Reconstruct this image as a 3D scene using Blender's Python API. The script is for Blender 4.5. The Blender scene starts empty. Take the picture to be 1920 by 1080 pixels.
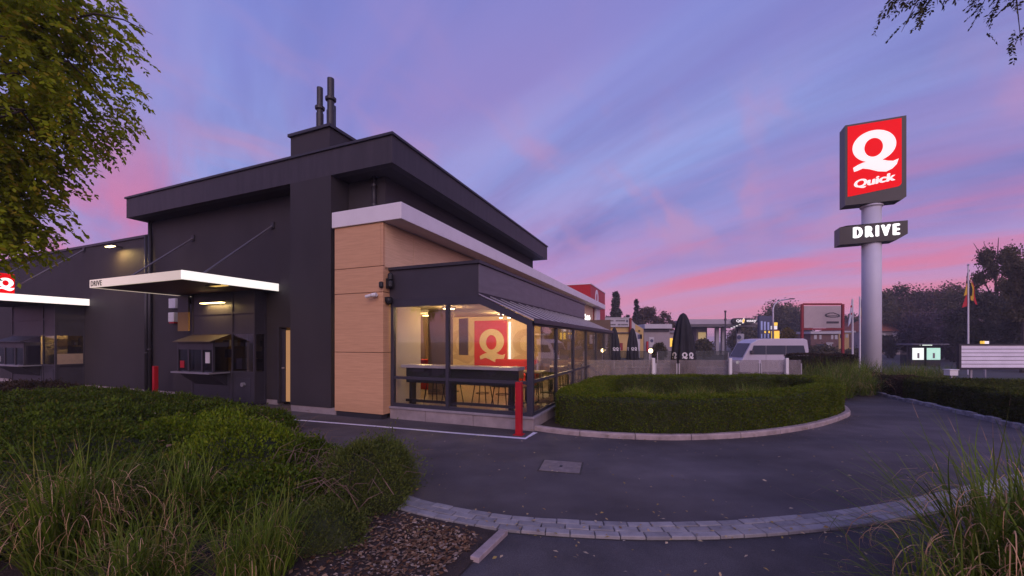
import bpy, math, random
import numpy as np
from mathutils import Vector, Matrix
rnd = random.Random(7); rng = np.random.default_rng(11)
R = math.radians
scene = bpy.context.scene
col = scene.collection

def srgb(r, g, b):
    f = lambda c: (c/255/12.92 if c/255 <= 0.04045 else ((c/255+0.055)/1.055)**2.4)
    return (f(r), f(g), f(b), 1.0)

# ------------------------------------------------------------------ camera
F = 750.54; CX = 960.0; HZ = 640.0; EYE = 1.75
cam = bpy.data.cameras.new('camera'); cam_o = bpy.data.objects.new('camera', cam); col.objects.link(cam_o)
cam_o.location = (0, 0, EYE); cam_o.rotation_euler = (R(90), 0, 0)
cam.sensor_width = 36; cam.lens = F/1920*36; cam.shift_y = (HZ-540)/1920; cam.clip_end = 4000; cam.clip_start = 0.05
scene.camera = cam_o

# ------------------------------------------------------------------ world: dusk sky with streaked high cloud
world = bpy.data.worlds.new('World'); scene.world = world; world.use_nodes = True
wn = world.node_tree.nodes; wl = world.node_tree.links
wn.clear()
def WN(t, **k):
    n = wn.new(t)
    for a, b in k.items(): setattr(n, a, b)
    return n
w_out = WN('ShaderNodeOutputWorld'); w_bg = WN('ShaderNodeBackground'); wl.new(w_bg.outputs[0], w_out.inputs[0])
w_tc = WN('ShaderNodeTexCoord'); w_sep = WN('ShaderNodeSeparateXYZ'); wl.new(w_tc.outputs['Generated'], w_sep.inputs[0])
SUN_AZ, SUN_EL = 171.0, 12.0      # compass bearing of the afterglow (0 = +Y, clockwise), and its height
w_sky = WN('ShaderNodeTexSky'); w_sky.sky_type = 'NISHITA'; w_sky.sun_disc = False
w_sky.sun_elevation = R(2.0); w_sky.sun_rotation = R(SUN_AZ); w_sky.air_density = 1.5; w_sky.dust_density = 2.0
def wmath(op, a, b=None, clamp=False):
    n = WN('ShaderNodeMath', operation=op, use_clamp=clamp)
    for i, v in enumerate((a, b)):
        if v is None: continue
        if isinstance(v, (int, float)): n.inputs[i].default_value = v
        else: wl.new(v, n.inputs[i])
    return n.outputs[0]
def wramp(fac, stops, ease='EASE'):
    n = WN('ShaderNodeValToRGB'); cr = n.color_ramp; cr.interpolation = ease
    while len(cr.elements) < len(stops): cr.elements.new(0.5)
    for e, (p, c) in zip(cr.elements, stops): e.position = p; e.color = c
    wl.new(fac, n.inputs[0]); return n.outputs[0]
def wmix(fac, a, b):
    n = WN('ShaderNodeMix', data_type='RGBA')
    for k, v in ((0, fac), (6, a), (7, b)):
        if isinstance(v, (int, float)): n.inputs[k].default_value = v
        elif isinstance(v, tuple): n.inputs[k].default_value = v
        else: wl.new(v, n.inputs[k])
    return n.outputs[2]
zc = wmath('MAXIMUM', w_sep.outputs[2], 0.0)
den = wmath('ADD', zc, 0.26)
comb = WN('ShaderNodeCombineXYZ')
wl.new(wmath('DIVIDE', w_sep.outputs[0], den), comb.inputs[0]); wl.new(wmath('DIVIDE', w_sep.outputs[1], den), comb.inputs[1])
def wnoise(scale, det, rough, sx, sy, off, rot=-40, dist=0.55):
    m = WN('ShaderNodeMapping'); m.inputs['Rotation'].default_value = (0, 0, R(rot)); wl.new(comb.outputs[0], m.inputs[0])
    m2 = WN('ShaderNodeMapping'); m2.inputs['Scale'].default_value = (sx, sy, 1); m2.inputs['Location'].default_value = off; wl.new(m.outputs[0], m2.inputs[0])
    n = WN('ShaderNodeTexNoise'); n.inputs['Scale'].default_value = scale; n.inputs['Detail'].default_value = det
    n.inputs['Roughness'].default_value = rough; n.inputs['Distortion'].default_value = dist
    wl.new(m2.outputs[0], n.inputs['Vector']); return n.outputs[0]
BW = lambda v: (v, v, v, 1)
base = wramp(zc, [(0, srgb(218, 150, 176)), (.08, srgb(206, 146, 186)), (.18, srgb(172, 146, 204)), (.32, srgb(138, 146, 212)), (.50, srgb(128, 133, 206)), (.72, srgb(116, 127, 203)), (1, srgb(104, 114, 190))])
patch = wramp(wnoise(.55, 2, .5, 1, 1, (2.0, .6, 0), 0, 0), [(.38, BW(0)), (.62, BW(1))])
m_light = wramp(wnoise(1.0, 4, .5, 1.6, .42, (7.54, 7.19, 0)), [(.46, BW(0)), (.70, BW(1))])
c1 = wmix(wmath('MULTIPLY', m_light, .80), base, srgb(150, 166, 228))
m_dark = wramp(wnoise(.9, 7, .62, 1.5, .50, (7.4, 4.0, 0)), [(.42, BW(0)), (.70, BW(1))])
darkw = wramp(zc, [(.08, BW(0)), (.26, BW(.75)), (.7, BW(.5))])
c2 = wmix(wmath('MULTIPLY', m_dark, darkw), c1, srgb(116, 114, 180))
m_pink = wramp(wnoise(1.7, 6, .55, 1.7, .40, (1.7, 8.3, 0)), [(.37, BW(0)), (.64, BW(1))])
pinkw = wramp(zc, [(.0, BW(.55)), (.16, BW(.95)), (.30, BW(.70)), (.42, BW(.30)), (.8, BW(.16))])
pinkc = wramp(zc, [(.0, srgb(226, 140, 160)), (.2, srgb(216, 118, 156)), (.4, srgb(190, 132, 178)), (.7, srgb(178, 146, 196))])
patch2 = wramp(wnoise(.5, 1, .5, 1, 1, (4.4, 7.7, 0), 0, 0), [(.42, BW(0)), (.60, BW(1))])
m_wisp = wramp(wnoise(2.6, 4, .5, 1.5, .55, (5.2, 2.9, 0), 38, .2), [(.50, BW(0)), (.72, BW(1))])
wispw = wramp(zc, [(.1, BW(0)), (.3, BW(.75)), (.8, BW(.5))])
c2b = wmix(wmath('MULTIPLY', wmath('MULTIPLY', m_wisp, wispw), patch2), c2, srgb(186, 142, 186))
c3 = wmix(wmath('MULTIPLY', wmath('MULTIPLY', m_pink, pinkw), wmath('ADD', wmath('MULTIPLY', patch, .6), .4)), c2b, pinkc)
sky_s = WN('ShaderNodeVectorMath', operation='SCALE'); wl.new(w_sky.outputs[0], sky_s.inputs[0]); sky_s.inputs[3].default_value = .08
c4 = wmix(.06, c3, sky_s.outputs[0])
wl.new(c4, w_bg.inputs[0]); w_bg.inputs[1].default_value = 1.12

# ------------------------------------------------------------------ sun: the soft afterglow behind the camera
sun = bpy.data.lights.new('sun', 'SUN'); sun.energy = 1.75; sun.angle = R(50); sun.color = (1.0, .74, .78)
sun_o = bpy.data.objects.new('sun', sun); col.objects.link(sun_o)
_az, _el = R(SUN_AZ), R(22)
_d = Vector((math.sin(_az)*math.cos(_el), math.cos(_az)*math.cos(_el), math.sin(_el)))
sun_o.rotation_euler = _d.to_track_quat('Z', 'Y').to_euler(); sun_o.location = (0, -20, 30)

vs = scene.view_settings; vs.view_transform = 'Standard'; vs.look = 'None'; vs.gamma = 1; vs.exposure = 0; vs.use_curve_mapping = False
scene.render.engine = 'CYCLES'
cy = scene.cycles; cy.use_denoising = True; cy.max_bounces = 7; cy.diffuse_bounces = 3; cy.glossy_bounces = 3; cy.transmission_bounces = 4
cy.transparent_max_bounces = 24; cy.caustics_reflective = False; cy.caustics_refractive = False; cy.sample_clamp_indirect = 4
try: cy.denoiser = 'OPENIMAGEDENOISE'
except Exception: pass

# ================================================================== helpers
MATS = {}
def mat(name, c, rough=.65, var=.12, scale=5, bump=0.0, bscale=None, metal=0.0, emit=None, estr=1.0, spec=.4, island=None, trans=0.0, stretch=None, c2=None):
    if name in MATS: return MATS[name]
    m = bpy.data.materials.new(name); m.use_nodes = True; MATS[name] = m
    nt = m.node_tree; N = nt.nodes; L = nt.links; b = N['Principled BSDF']
    b.inputs['Roughness'].default_value = rough; b.inputs['Metallic'].default_value = metal; b.inputs['Specular IOR Level'].default_value = .10 if island else spec
    c = tuple(c[:3])
    geo = N.new('ShaderNodeNewGeometry')
    if island:
        rp = N.new('ShaderNodeValToRGB'); els = rp.color_ramp.elements; rp.color_ramp.interpolation = 'LINEAR'
        while len(els) < len(island): els.new(.5)
        for i, (e, cc) in enumerate(zip(els, island)): e.position = i/(len(island)-1); e.color = (*cc[:3], 1)
        L.new(geo.outputs['Random Per Island'], rp.inputs[0]); colr = rp.outputs[0]
        n = N.new('ShaderNodeTexNoise'); n.inputs['Scale'].default_value = scale; n.inputs['Detail'].default_value = 3; L.new(geo.outputs['Position'], n.inputs['Vector'])
        mr = N.new('ShaderNodeMapRange'); mr.inputs[1].default_value = .3; mr.inputs[2].default_value = .7; mr.inputs[3].default_value = 1-var; mr.inputs[4].default_value = 1+var; L.new(n.outputs[0], mr.inputs[0])
        mx = N.new('ShaderNodeVectorMath'); mx.operation = 'SCALE'; L.new(colr, mx.inputs[0]); L.new(mr.outputs[0], mx.inputs[3])
        colo = mx.outputs[0]; L.new(colo, b.inputs['Base Color'])
    else:
        n = N.new('ShaderNodeTexNoise'); n.inputs['Scale'].default_value = scale; n.inputs['Detail'].default_value = 6; n.inputs['Roughness'].default_value = .6
        if stretch:
            mp = N.new('ShaderNodeMapping'); mp.inputs['Scale'].default_value = stretch; tc = N.new('ShaderNodeTexCoord'); L.new(tc.outputs['Object'], mp.inputs[0]); L.new(mp.outputs[0], n.inputs['Vector'])
        else: L.new(geo.outputs['Position'], n.inputs['Vector'])
        rp = N.new('ShaderNodeValToRGB'); e = rp.color_ramp.elements; e[0].position = .3; e[1].position = .7
        d = c2 if c2 else tuple(x*(1+var) for x in c)
        e[0].color = (*[x*(1-var) for x in c], 1); e[1].color = (*d[:3], 1)
        L.new(n.outputs[0], rp.inputs[0]); colo = rp.outputs[0]; L.new(colo, b.inputs['Base Color'])
    if bump:
        n2 = N.new('ShaderNodeTexNoise'); n2.inputs['Scale'].default_value = bscale or scale*6; n2.inputs['Detail'].default_value = 4; L.new(geo.outputs['Position'], n2.inputs['Vector'])
        bp = N.new('ShaderNodeBump'); bp.inputs['Strength'].default_value = bump; bp.inputs['Distance'].default_value = .02; L.new(n2.outputs[0], bp.inputs['Height']); L.new(bp.outputs[0], b.inputs['Normal'])
    if emit:
        b.inputs['Emission Color'].default_value = (*emit[:3], 1); b.inputs['Emission Strength'].default_value = estr
    if trans:
        t = N.new('ShaderNodeBsdfTranslucent'); L.new(colo, t.inputs[0]); ms = N.new('ShaderNodeMixShader'); ms.inputs[0].default_value = trans
        L.new(b.outputs[0], ms.inputs[1]); L.new(t.outputs[0], ms.inputs[2]); L.new(ms.outputs[0], N['Material Output'].inputs[0])
    return m

def glass_mat(name, tint=(1, 1, 1), base=.05, power=5.0, dirt=0.0, dirtc=(.5, .5, .5), rough=.02):
    m = bpy.data.materials.new(name); m.use_nodes = True; nt = m.node_tree; N = nt.nodes; L = nt.links; N.remove(N['Principled BSDF'])
    tr = N.new('ShaderNodeBsdfTransparent'); tr.inputs[0].default_value = (*tint, 1)
    gl = N.new('ShaderNodeBsdfGlossy'); gl.inputs['Roughness'].default_value = rough
    lw = N.new('ShaderNodeLayerWeight'); lw.inputs[0].default_value = .5
    p = N.new('ShaderNodeMath'); p.operation = 'POWER'; L.new(lw.outputs['Facing'], p.inputs[0]); p.inputs[1].default_value = power
    ma = N.new('ShaderNodeMath'); ma.operation = 'MULTIPLY_ADD'; L.new(p.outputs[0], ma.inputs[0]); ma.inputs[1].default_value = .9-base; ma.inputs[2].default_value = base
    mx = N.new('ShaderNodeMixShader'); L.new(ma.outputs[0], mx.inputs[0]); L.new(tr.outputs[0], mx.inputs[1]); L.new(gl.outputs[0], mx.inputs[2])
    out = mx.outputs[0]
    if dirt:
        geo = N.new('ShaderNodeNewGeometry'); mp = N.new('ShaderNodeMapping'); mp.inputs['Scale'].default_value = (3, 3, .8); L.new(geo.outputs['Position'], mp.inputs[0])
        n = N.new('ShaderNodeTexNoise'); n.inputs['Scale'].default_value = 2.2; n.inputs['Detail'].default_value = 7; L.new(mp.outputs[0], n.inputs['Vector'])
        mr = N.new('ShaderNodeMapRange'); mr.inputs[1].default_value = .3; mr.inputs[2].default_value = .7; mr.inputs[3].default_value = dirt*.65; mr.inputs[4].default_value = min(.97, dirt*1.3); L.new(n.outputs[0], mr.inputs[0])
        df = N.new('ShaderNodeBsdfDiffuse'); df.inputs[0].default_value = (*dirtc, 1); tl = N.new('ShaderNodeBsdfTranslucent'); tl.inputs[0].default_value = (*dirtc, 1)
        m3 = N.new('ShaderNodeMixShader'); m3.inputs[0].default_value = .5; L.new(df.outputs[0], m3.inputs[1]); L.new(tl.outputs[0], m3.inputs[2])
        m2 = N.new('ShaderNodeMixShader'); L.new(mr.outputs[0], m2.inputs[0]); L.new(out, m2.inputs[1]); L.new(m3.outputs[0], m2.inputs[2]); out = m2.outputs[0]
    L.new(out, N['Material Output'].inputs[0]); MATS[name] = m; return m

OFF = {}                      # object -> building offset its children are drawn from
def link(name, data): o = bpy.data.objects.new(name, data); col.objects.link(o); return o
def tag(o, label=None, cat=None, group=None, kind=None):
    if label: o['label'] = label
    if cat: o['category'] = cat
    if group: o['group'] = group
    if kind: o['kind'] = kind
    return o

class MB:
    def __init__(s): s.v = []; s.f = []
    def add(s, vs, fs):
        n = len(s.v); s.v += [tuple(v) for v in vs]; s.f += [tuple(i+n for i in f) for f in fs]; return s
    def box(s, x0, x1, y0, y1, z0, z1):
        x0, x1 = sorted((x0, x1)); y0, y1 = sorted((y0, y1)); z0, z1 = sorted((z0, z1))
        return s.add([(x0, y0, z0), (x1, y0, z0), (x1, y1, z0), (x0, y1, z0), (x0, y0, z1), (x1, y0, z1), (x1, y1, z1), (x0, y1, z1)],
                     [(0, 3, 2, 1), (4, 5, 6, 7), (0, 1, 5, 4), (1, 2, 6, 5), (2, 3, 7, 6), (3, 0, 4, 7)])
    def poly(s, pts, vec):       # polygon extruded along vec
        n = len(pts); vec = Vector(vec)
        a = [Vector(p) for p in pts]; b = [p+vec for p in a]
        return s.add(a+b, [tuple(range(n))[::-1], tuple(range(n, 2*n))]+[(i, (i+1) % n, n+(i+1) % n, n+i) for i in range(n)])
    def tube(s, path, r, n=8, cap=True):
        P = [Vector(p) for p in path]; rr = r if isinstance(r, (list, tuple)) else [r]*len(P)
        base = len(s.v); up = None
        for i, p in enumerate(P):
            d = (P[min(i+1, len(P)-1)]-P[max(i-1, 0)])
            if d.length < 1e-9: d = Vector((0, 0, 1))
            d.normalize()
            if up is None: up = Vector((1, 0, 0)) if abs(d.x) < .9 else Vector((0, 1, 0))
            u = (up-d*up.dot(d)).normalized(); w = d.cross(u); up = u
            for k in range(n):
                a = 2*math.pi*k/n; s.v.append(tuple(p+(u*math.cos(a)+w*math.sin(a))*rr[i]))
        for i in range(len(P)-1):
            for k in range(n):
                a = base+i*n+k; b = base+i*n+(k+1) % n; s.f.append((a, b, b+n, a+n))
        if cap: s.f.append(tuple(range(base+n-1, base-1, -1))); e = base+(len(P)-1)*n; s.f.append(tuple(range(e, e+n)))
        return s
    def lathe(s, prof, n=24, c=(0, 0, 0), ripple=None):
        base = len(s.v)
        for r, z in prof:
            for k in range(n):
                a = 2*math.pi*k/n; q = r*(ripple(a, z) if ripple else 1); s.v.append((c[0]+q*math.cos(a), c[1]+q*math.sin(a), c[2]+z))
        for i in range(len(prof)-1):
            for k in range(n):
                a = base+i*n+k; b = base+i*n+(k+1) % n; s.f.append((a, b, b+n, a+n))
        s.f.append(tuple(range(base+n-1, base-1, -1))); e = base+(len(prof)-1)*n; s.f.append(tuple(range(e, e+n)))
        return s
    def build(s, name, m, parent=None, bevel=0, smooth=False, off=None):
        o3 = off if off is not None else OFF.get(parent.name if parent else None, (0, 0, 0))
        me = bpy.data.meshes.new(name); me.from_pydata([(v[0]-o3[0], v[1]-o3[1], v[2]-o3[2]) for v in s.v], [], s.f); me.validate(); me.update()
        me.materials.append(MATS[m] if isinstance(m, str) else m)
        if smooth: me.polygons.foreach_set('use_smooth', [True]*len(me.polygons))
        o = link(name, me)
        if parent: o.parent = parent
        if parent and parent.name in OFF and parent.type == 'MESH': pass
        OFF[o.name] = o3
        if bevel:
            b = o.modifiers.new('bevel', 'BEVEL'); b.width = bevel; b.segments = 2; b.limit_method = 'ANGLE'
        return o
def Bx(name, m, parent, x0, x1, y0, y1, z0, z1, bevel=0): return MB().box(x0, x1, y0, y1, z0, z1).build(name, m, parent, bevel)

# building frame: s along the front (to the right), t along the side (away), from the glazed corner
C0 = Vector((.3854, 7.8181, 0)); AX = Vector((.92470, -.38070, 0)); BXV = Vector((.38070, .92470, 0)); BROT = math.atan2(AX.y, AX.x)
def W(s, t, z=0): return C0+AX*s+BXV*t+Vector((0, 0, z))
def thing(name, label, cat, loc=(0, 0, 0), rz=0, group=None):
    o = link(name, None); o.location = loc; o.rotation_euler = (0, 0, rz); tag(o, label, cat, group); OFF[o.name] = (0, 0, 0); return o
def bthing(name, label, cat, s, t, z=0, group=None):       # children are written in building coordinates
    o = thing(name, label, cat, W(s, t, z), BROT, group); OFF[o.name] = (s, t, z); return o
def gp(u, v, z=0.0):                                       # ground point
    Y = (EYE-z)*F/(v-HZ); return ((u-CX)/F*Y, Y, z)
def at(u, v, Y): return ((u-CX)/F*Y, Y, EYE-(v-HZ)/F*Y)
def wall_holes(mb, s0, s1, z0, z1, t0, t1, holes):
    xs = sorted({s0, s1, *[h[0] for h in holes], *[h[1] for h in holes]}); xs = [x for x in xs if s0 <= x <= s1]
    for a, b in zip(xs, xs[1:]):
        cur = z0
        for h in sorted([h for h in holes if h[0] <= a+1e-6 and h[1] >= b-1e-6], key=lambda h: h[2]):
            if h[2] > cur+1e-6: mb.box(a, b, t0, t1, cur, h[2])
            cur = h[3]
        if cur < z1-1e-6: mb.box(a, b, t0, t1, cur, z1)
    return mb
def smooth_path(pts, step=.15):
    P = [np.array(p[:2], float) for p in pts]; P = [2*P[0]-P[1]]+P+[2*P[-1]-P[-2]]; out = []
    for i in range(1, len(P)-2):
        p0, p1, p2, p3 = P[i-1:i+3]; n = max(2, int(np.linalg.norm(p2-p1)/step))
        for k in range(n):
            t = k/n; out.append(.5*((2*p1)+(-p0+p2)*t+(2*p0-5*p1+4*p2-p3)*t*t+(-p0+3*p1-3*p2+p3)*t**3))
    out.append(P[-2]); return np.array(out)
def resample(path, step):
    d = np.r_[0, np.cumsum(np.linalg.norm(np.diff(path, axis=0), axis=1))]; n = max(1, int(round(d[-1]/step))); q = np.linspace(0, d[-1], n+1)
    return np.stack([np.interp(q, d, path[:, 0]), np.interp(q, d, path[:, 1])], 1)
def normals2(path):
    g = np.gradient(path, axis=0); g /= np.linalg.norm(g, axis=1)[:, None]; return np.stack([-g[:, 1], g[:, 0]], 1)

def text_mb(body, w, h, place, bold=.0, shear=0.0, depth=.01, rot=0.0, space=1.0):
    """text fitted into w x h and thickened by shifted copies, each (x, y, depth) mapped with place()"""
    cu = bpy.data.curves.new('t', 'FONT'); cu.body = body; cu.size = 1; cu.offset = .008; cu.space_character = space; cu.extrude = .05; cu.resolution_u = 4
    o = link('t', cu); dg = bpy.context.evaluated_depsgraph_get(); me = bpy.data.meshes.new_from_object(o.evaluated_get(dg))
    v = np.array([x.co[:] for x in me.vertices]); fs = [tuple(p.vertices) for p in me.polygons]
    bpy.data.objects.remove(o); bpy.data.curves.remove(cu); bpy.data.meshes.remove(me)
    lo, hi = v.min(0), v.max(0); c, sn = math.cos(rot), math.sin(rot); mb = MB(); bd = bold*h*1.6; hh = h-bd
    for i, (ox, oy) in enumerate(((-1, 0), (1, 0), (0, -.6), (0, .6)) if bold else ((0, 0),)):
        y = (v[:, 1]-lo[1])/(hi[1]-lo[1])*hh-hh/2+oy*bd*.7; x = (v[:, 0]-lo[0])/(hi[0]-lo[0])*(w-2*bd)-(w-2*bd)/2+ox*bd+shear*y; z = (v[:, 2] > 0)*(depth+.0006*i)
        mb.add([place(a*c-b*sn, a*sn+b*c, d) for a, b, d in zip(x, y, z)], fs)
    return mb

QT = [(8.90, 8.43), (9.05, 8.52), (9.2, 8.58), (9.4, 8.61), (9.7, 8.63), (9.95, 8.53), (10.1, 8.5), (10.26, 8.56), (10.2, 8.36), (10.08, 8.22), (9.9, 8.13), (9.65, 8.18), (9.4, 8.30), (9.2, 8.36), (9.05, 8.30), (8.93, 8.27)]
def q_mb(r, place, depth=.012):
    mb = MB(); n = 48; k = r/.654; ro = []; ri = []
    for i in range(n):
        a = 2*math.pi*i/n; ro.append((.654*k*math.cos(a), .60*k*math.sin(a))); ri.append(((.28*math.cos(a)-.012)*k, (.355*math.sin(a)-.05)*k))
    V = [place(x, y, depth) for x, y in ro]+[place(x, y, depth) for x, y in ri]+[place(x, y, 0) for x, y in ro]+[place(x, y, 0) for x, y in ri]
    fs = []
    for i in range(n):
        j = (i+1) % n; fs += [(i, j, n+j, n+i), (2*n+i, 2*n+j, j, i), (n+i, n+j, 3*n+j, 3*n+i)]
    mb.add(V, fs)
    t = [((a-9.535)*k, (b-9.16)*k) for a, b in QT]; m = len(t)
    mb.add([place(x, y, depth+.002) for x, y in t]+[place(x, y, 0) for x, y in t], [tuple(range(m))]+[(i, (i+1) % m, m+(i+1) % m, m+i) for i in range(m)])
    return mb
front = lambda s0, t, z0: (lambda x, y, d: (s0+x, t-d, z0+y))      # faces the camera side
side = lambda s, t0, z0: (lambda x, y, d: (s+d, t0+x, z0+y))       # faces right

def np_mesh(name, V, quads, m, parent=None, smooth=False):
    me = bpy.data.meshes.new(name); n = len(V); q = np.asarray(quads, np.int32); k = q.shape[1]
    me.vertices.add(n); me.vertices.foreach_set('co', np.ascontiguousarray(V, np.float32).ravel())
    me.loops.add(q.size); me.loops.foreach_set('vertex_index', q.ravel()); me.polygons.add(len(q)); me.polygons.foreach_set('loop_start', np.arange(0, q.size, k, dtype=np.int32))
    me.update(calc_edges=True); me.materials.append(MATS[m] if isinstance(m, str) else m)
    if smooth: me.polygons.foreach_set('use_smooth', [True]*len(q))
    o = link(name, me)
    if parent: o.parent = parent
    return o
def unit(v): return v/np.maximum(np.linalg.norm(v, axis=1), 1e-9)[:, None]
def leaf_arrays(P, D, size, width=.5, fold=.15):
    """diamond leaves at P pointing along D"""
    n = len(P); D = unit(D); r = unit(rng.normal(size=(n, 3))); S = unit(np.cross(D, r)); U = np.cross(S, D)
    L = (size*rng.uniform(.65, 1.3, n))[:, None] if np.isscalar(size) else size[:, None]
    V = np.stack([P, P+D*L*.5+S*L*width*.5+U*L*fold, P+D*L, P+D*L*.5-S*L*width*.5+U*L*fold], 1).reshape(-1, 3)
    return V, np.arange(n*4).reshape(-1, 4)

# ================================================================== materials
mat('asphalt', (.085, .073, .076), .85, .22, .7, .5, 160, spec=.3)
def asphalt_detail(m):
    nt = m.node_tree; N = nt.nodes; L = nt.links; b = N['Principled BSDF']; src = b.inputs['Base Color'].links[0].from_socket; geo = N.new('ShaderNodeNewGeometry')
    def ns(sc, det, stretch=(1, 1, 1), lo=.35, hi=.65, a=.8, z=1.2):
        mp = N.new('ShaderNodeMapping'); mp.inputs['Scale'].default_value = stretch; L.new(geo.outputs['Position'], mp.inputs[0]); n = N.new('ShaderNodeTexNoise'); n.inputs['Scale'].default_value = sc; n.inputs['Detail'].default_value = det; L.new(mp.outputs[0], n.inputs['Vector'])
        r = N.new('ShaderNodeMapRange'); r.inputs[1].default_value = lo; r.inputs[2].default_value = hi; r.inputs[3].default_value = a; r.inputs[4].default_value = z; L.new(n.outputs[0], r.inputs[0]); return r.outputs[0]
    outs = [ns(.33, 4, (.5, 1.6, 1), .4, .62, .78, 1.28), ns(2.4, 6, (1, 1, 1), .3, .7, .86, 1.14), ns(170, 2, (1, 1, 1), .35, .72, .72, 1.5)]
    for o in outs:
        v = N.new('ShaderNodeVectorMath'); v.operation = 'SCALE'; L.new(src, v.inputs[0]); L.new(o, v.inputs[3]); src = v.outputs[0]
    L.new(src, b.inputs['Base Color'])
    L.new(ns(.5, 5, (.6, 1.4, 1), .35, .65, .62, .92), b.inputs['Roughness'])
mat('asphalt_old', (.062, .056, .060), .88, .2, 1.2, .5, 160, spec=.3)
asphalt_detail(MATS['asphalt']); asphalt_detail(MATS['asphalt_old'])
mat('ground_far', (.07, .068, .065), .95, .3, .08)
mat('soil', (.045, .030, .024), .95, .4, 7, .9, 60)
mat('lawn', (.045, .055, .02), .95, .35, 1.4, .8, 40)
mat('paver', (.27, .255, .255), .8, .18, 9, .35, 90)
mat('paver2', (.21, .20, .205), .8, .2, 9, .35, 90)
mat('joint', (.055, .05, .045), .95, .3, 20)
mat('kerb', (.36, .29, .28), .8, .28, 5, .3, 60)
mat('kerb_worn', (.26, .25, .27), .85, .5, 6, .5, 40)
mat('line', (.72, .70, .76), .7, .18, 14)
mat('dark_wall', (.035, .029, .033), .7, .16, 1.0, .25, 90, stretch=(.9, .9, .5))
mat('dark_fascia', (.040, .033, .039), .55, .24, 2.6, .08, 60, stretch=(3, 3, .4))
mat('dark_metal', (.035, .032, .04), .45, .12, 4)
mat('dark_panel', (.042, .038, .05), .5, .12, 2)
mat('frame', (.040, .038, .052), .42, .1, 4)
mat('pipe', (.03, .028, .034), .45, .1, 4)
mat('white_panel', (.72, .68, .72), .45, .05, 2)
mat('stone', (.30, .25, .255), .85, .2, 4, .3, 70)
mat('stone_sill', (.27, .24, .26), .8, .2, 5, .2, 70)
mat('wood_panel', (.56, .31, .165), .5, .09, 3.0, stretch=(.7, .7, 16), c2=(.63, .36, .20))
mat('wood_lit', (.68, .44, .25), .55, .12, 3.0, stretch=(.7, .7, 16), c2=(.76, .51, .31))  # lighter copy of the front wood; warm glow is painted into the colour
mat('red_paint', (.42, .008, .016), .5, .1, 3)
mat('red_clad', (.40, .012, .016), .5, .08, 2)
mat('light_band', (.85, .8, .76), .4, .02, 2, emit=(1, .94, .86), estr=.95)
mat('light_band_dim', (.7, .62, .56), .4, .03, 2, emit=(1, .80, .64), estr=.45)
mat('soffit_red', (.14, .055, .05), .6, .15, 2)
mat('sign_case', (.020, .016, .019), .4, .2, 3)
mat('rod_grey', (.13, .12, .14), .45, .1, 4)
mat('black', (.012, .012, .014), .5, .1, 3)
mat('sign_red', (.45, .004, .006), .5, .03, 2, emit=(.66, .002, .004), estr=.9, spec=.1)
mat('sign_white', (.6, .6, .57), .5, .02, 2, emit=(1, .97, .91), estr=.68, spec=.1)
mat('sign_bright', (.9, .9, .9), .4, .02, 2, emit=(1, .98, .93), estr=1.25)
mat('post_grey', (.58, .57, .64), .5, .06, 1)
mat('lamp_warm', (1, .8, .5), .4, 0, 2, emit=(1, .72, .32), estr=9)
mat('lamp_spot', (1, .9, .7), .4, 0, 2, emit=(1, .84, .55), estr=14)
mat('cream', (.72, .56, .33), .8, .05, 1)
mat('pale_wall', (.55, .49, .40), .85, .06, 1)
mat('brown_wall', (.17, .115, .085), .8, .1, 2)
mat('int_red', (.62, .035, .02), .6, .05, 2)
mat('int_cream', (.80, .66, .42), .7, .04, 2)
mat('int_beige', (.60, .44, .24), .8, .05, 2)
mat('int_floor', (.30, .23, .17), .4, .12, 3)
mat('int_ceiling', (.32, .26, .20), .9, .05, 2)
mat('counter', (.62, .56, .52), .4, .05, 3)
mat('table_top', (.45, .28, .14), .4, .15, 5)
mat('chair_seat', (.40, .24, .11), .45, .15, 5)
mat('fabric_dark', (.022, .021, .027), .8, .2, 5)
mat('white_plain', (.7, .68, .68), .6, .05, 2)
mat('steel', (.42, .41, .45), .35, .1, 5, metal=.6)
mat('roof_metal', (.16, .155, .19), .3, .12, 2, metal=.3)
mat('rib_light', (.42, .40, .46), .35, .08, 3, metal=.3)
glass_mat('glass', (.93, .93, .95), .12, 4.0)
glass_mat('glass_roof', (.40, .40, .47), .34, 3.0, dirt=.40, dirtc=(.06, .058, .075), rough=.18)
glass_mat('glass_dark', (.55, .55, .58), .08, 4.0)
glass_mat('glass_screen', (.84, .84, .82), .07, 4.0, dirt=.27, dirtc=(.66, .57, .54))
glass_mat('glass_screen_far', (.8, .82, .8), .06, 4.0, dirt=.30, dirtc=(.26, .26, .23))

# ================================================================== the setting
def dip(x, y):
    a = np.clip((x-11)/7, 0, 1); b = np.clip((y-16)/13, 0, 1); return -.75*(a*a*(3-2*a))*(b*b*(3-2*b))
gx = np.r_[-1600, -600, -200, np.arange(-60, 100, 2.5), 200, 600, 1600]; gy = np.r_[-1600, -300, -60, np.arange(-20, 110, 2.5), 200, 600, 1600]
GX, GY = np.meshgrid(gx, gy); GZ = dip(GX, GY)-.012
nx, ny = len(gx), len(gy); idx = np.arange(nx*ny).reshape(ny, nx)
tag(np_mesh('ground', np.stack([GX, GY, GZ], -1).reshape(-1, 3), np.stack([idx[:-1, :-1], idx[:-1, 1:], idx[1:, 1:], idx[1:, :-1]], -1).reshape(-1, 4), 'ground_far'), kind='structure')
def sheet(name, pts, z, m, thick=0.0):
    mb = MB()
    if thick: mb.poly([(p[0], p[1], z-thick) for p in pts], (0, 0, thick))
    else: mb.add([(p[0], p[1], z) for p in pts], [tuple(range(len(pts)))])
    return tag(mb.build(name, m), kind='structure')
sheet('drive_lane', [(-34, 2), (14, 2), (15, 16), (2, 16), (-34, 26)], .0, 'asphalt')
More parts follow.
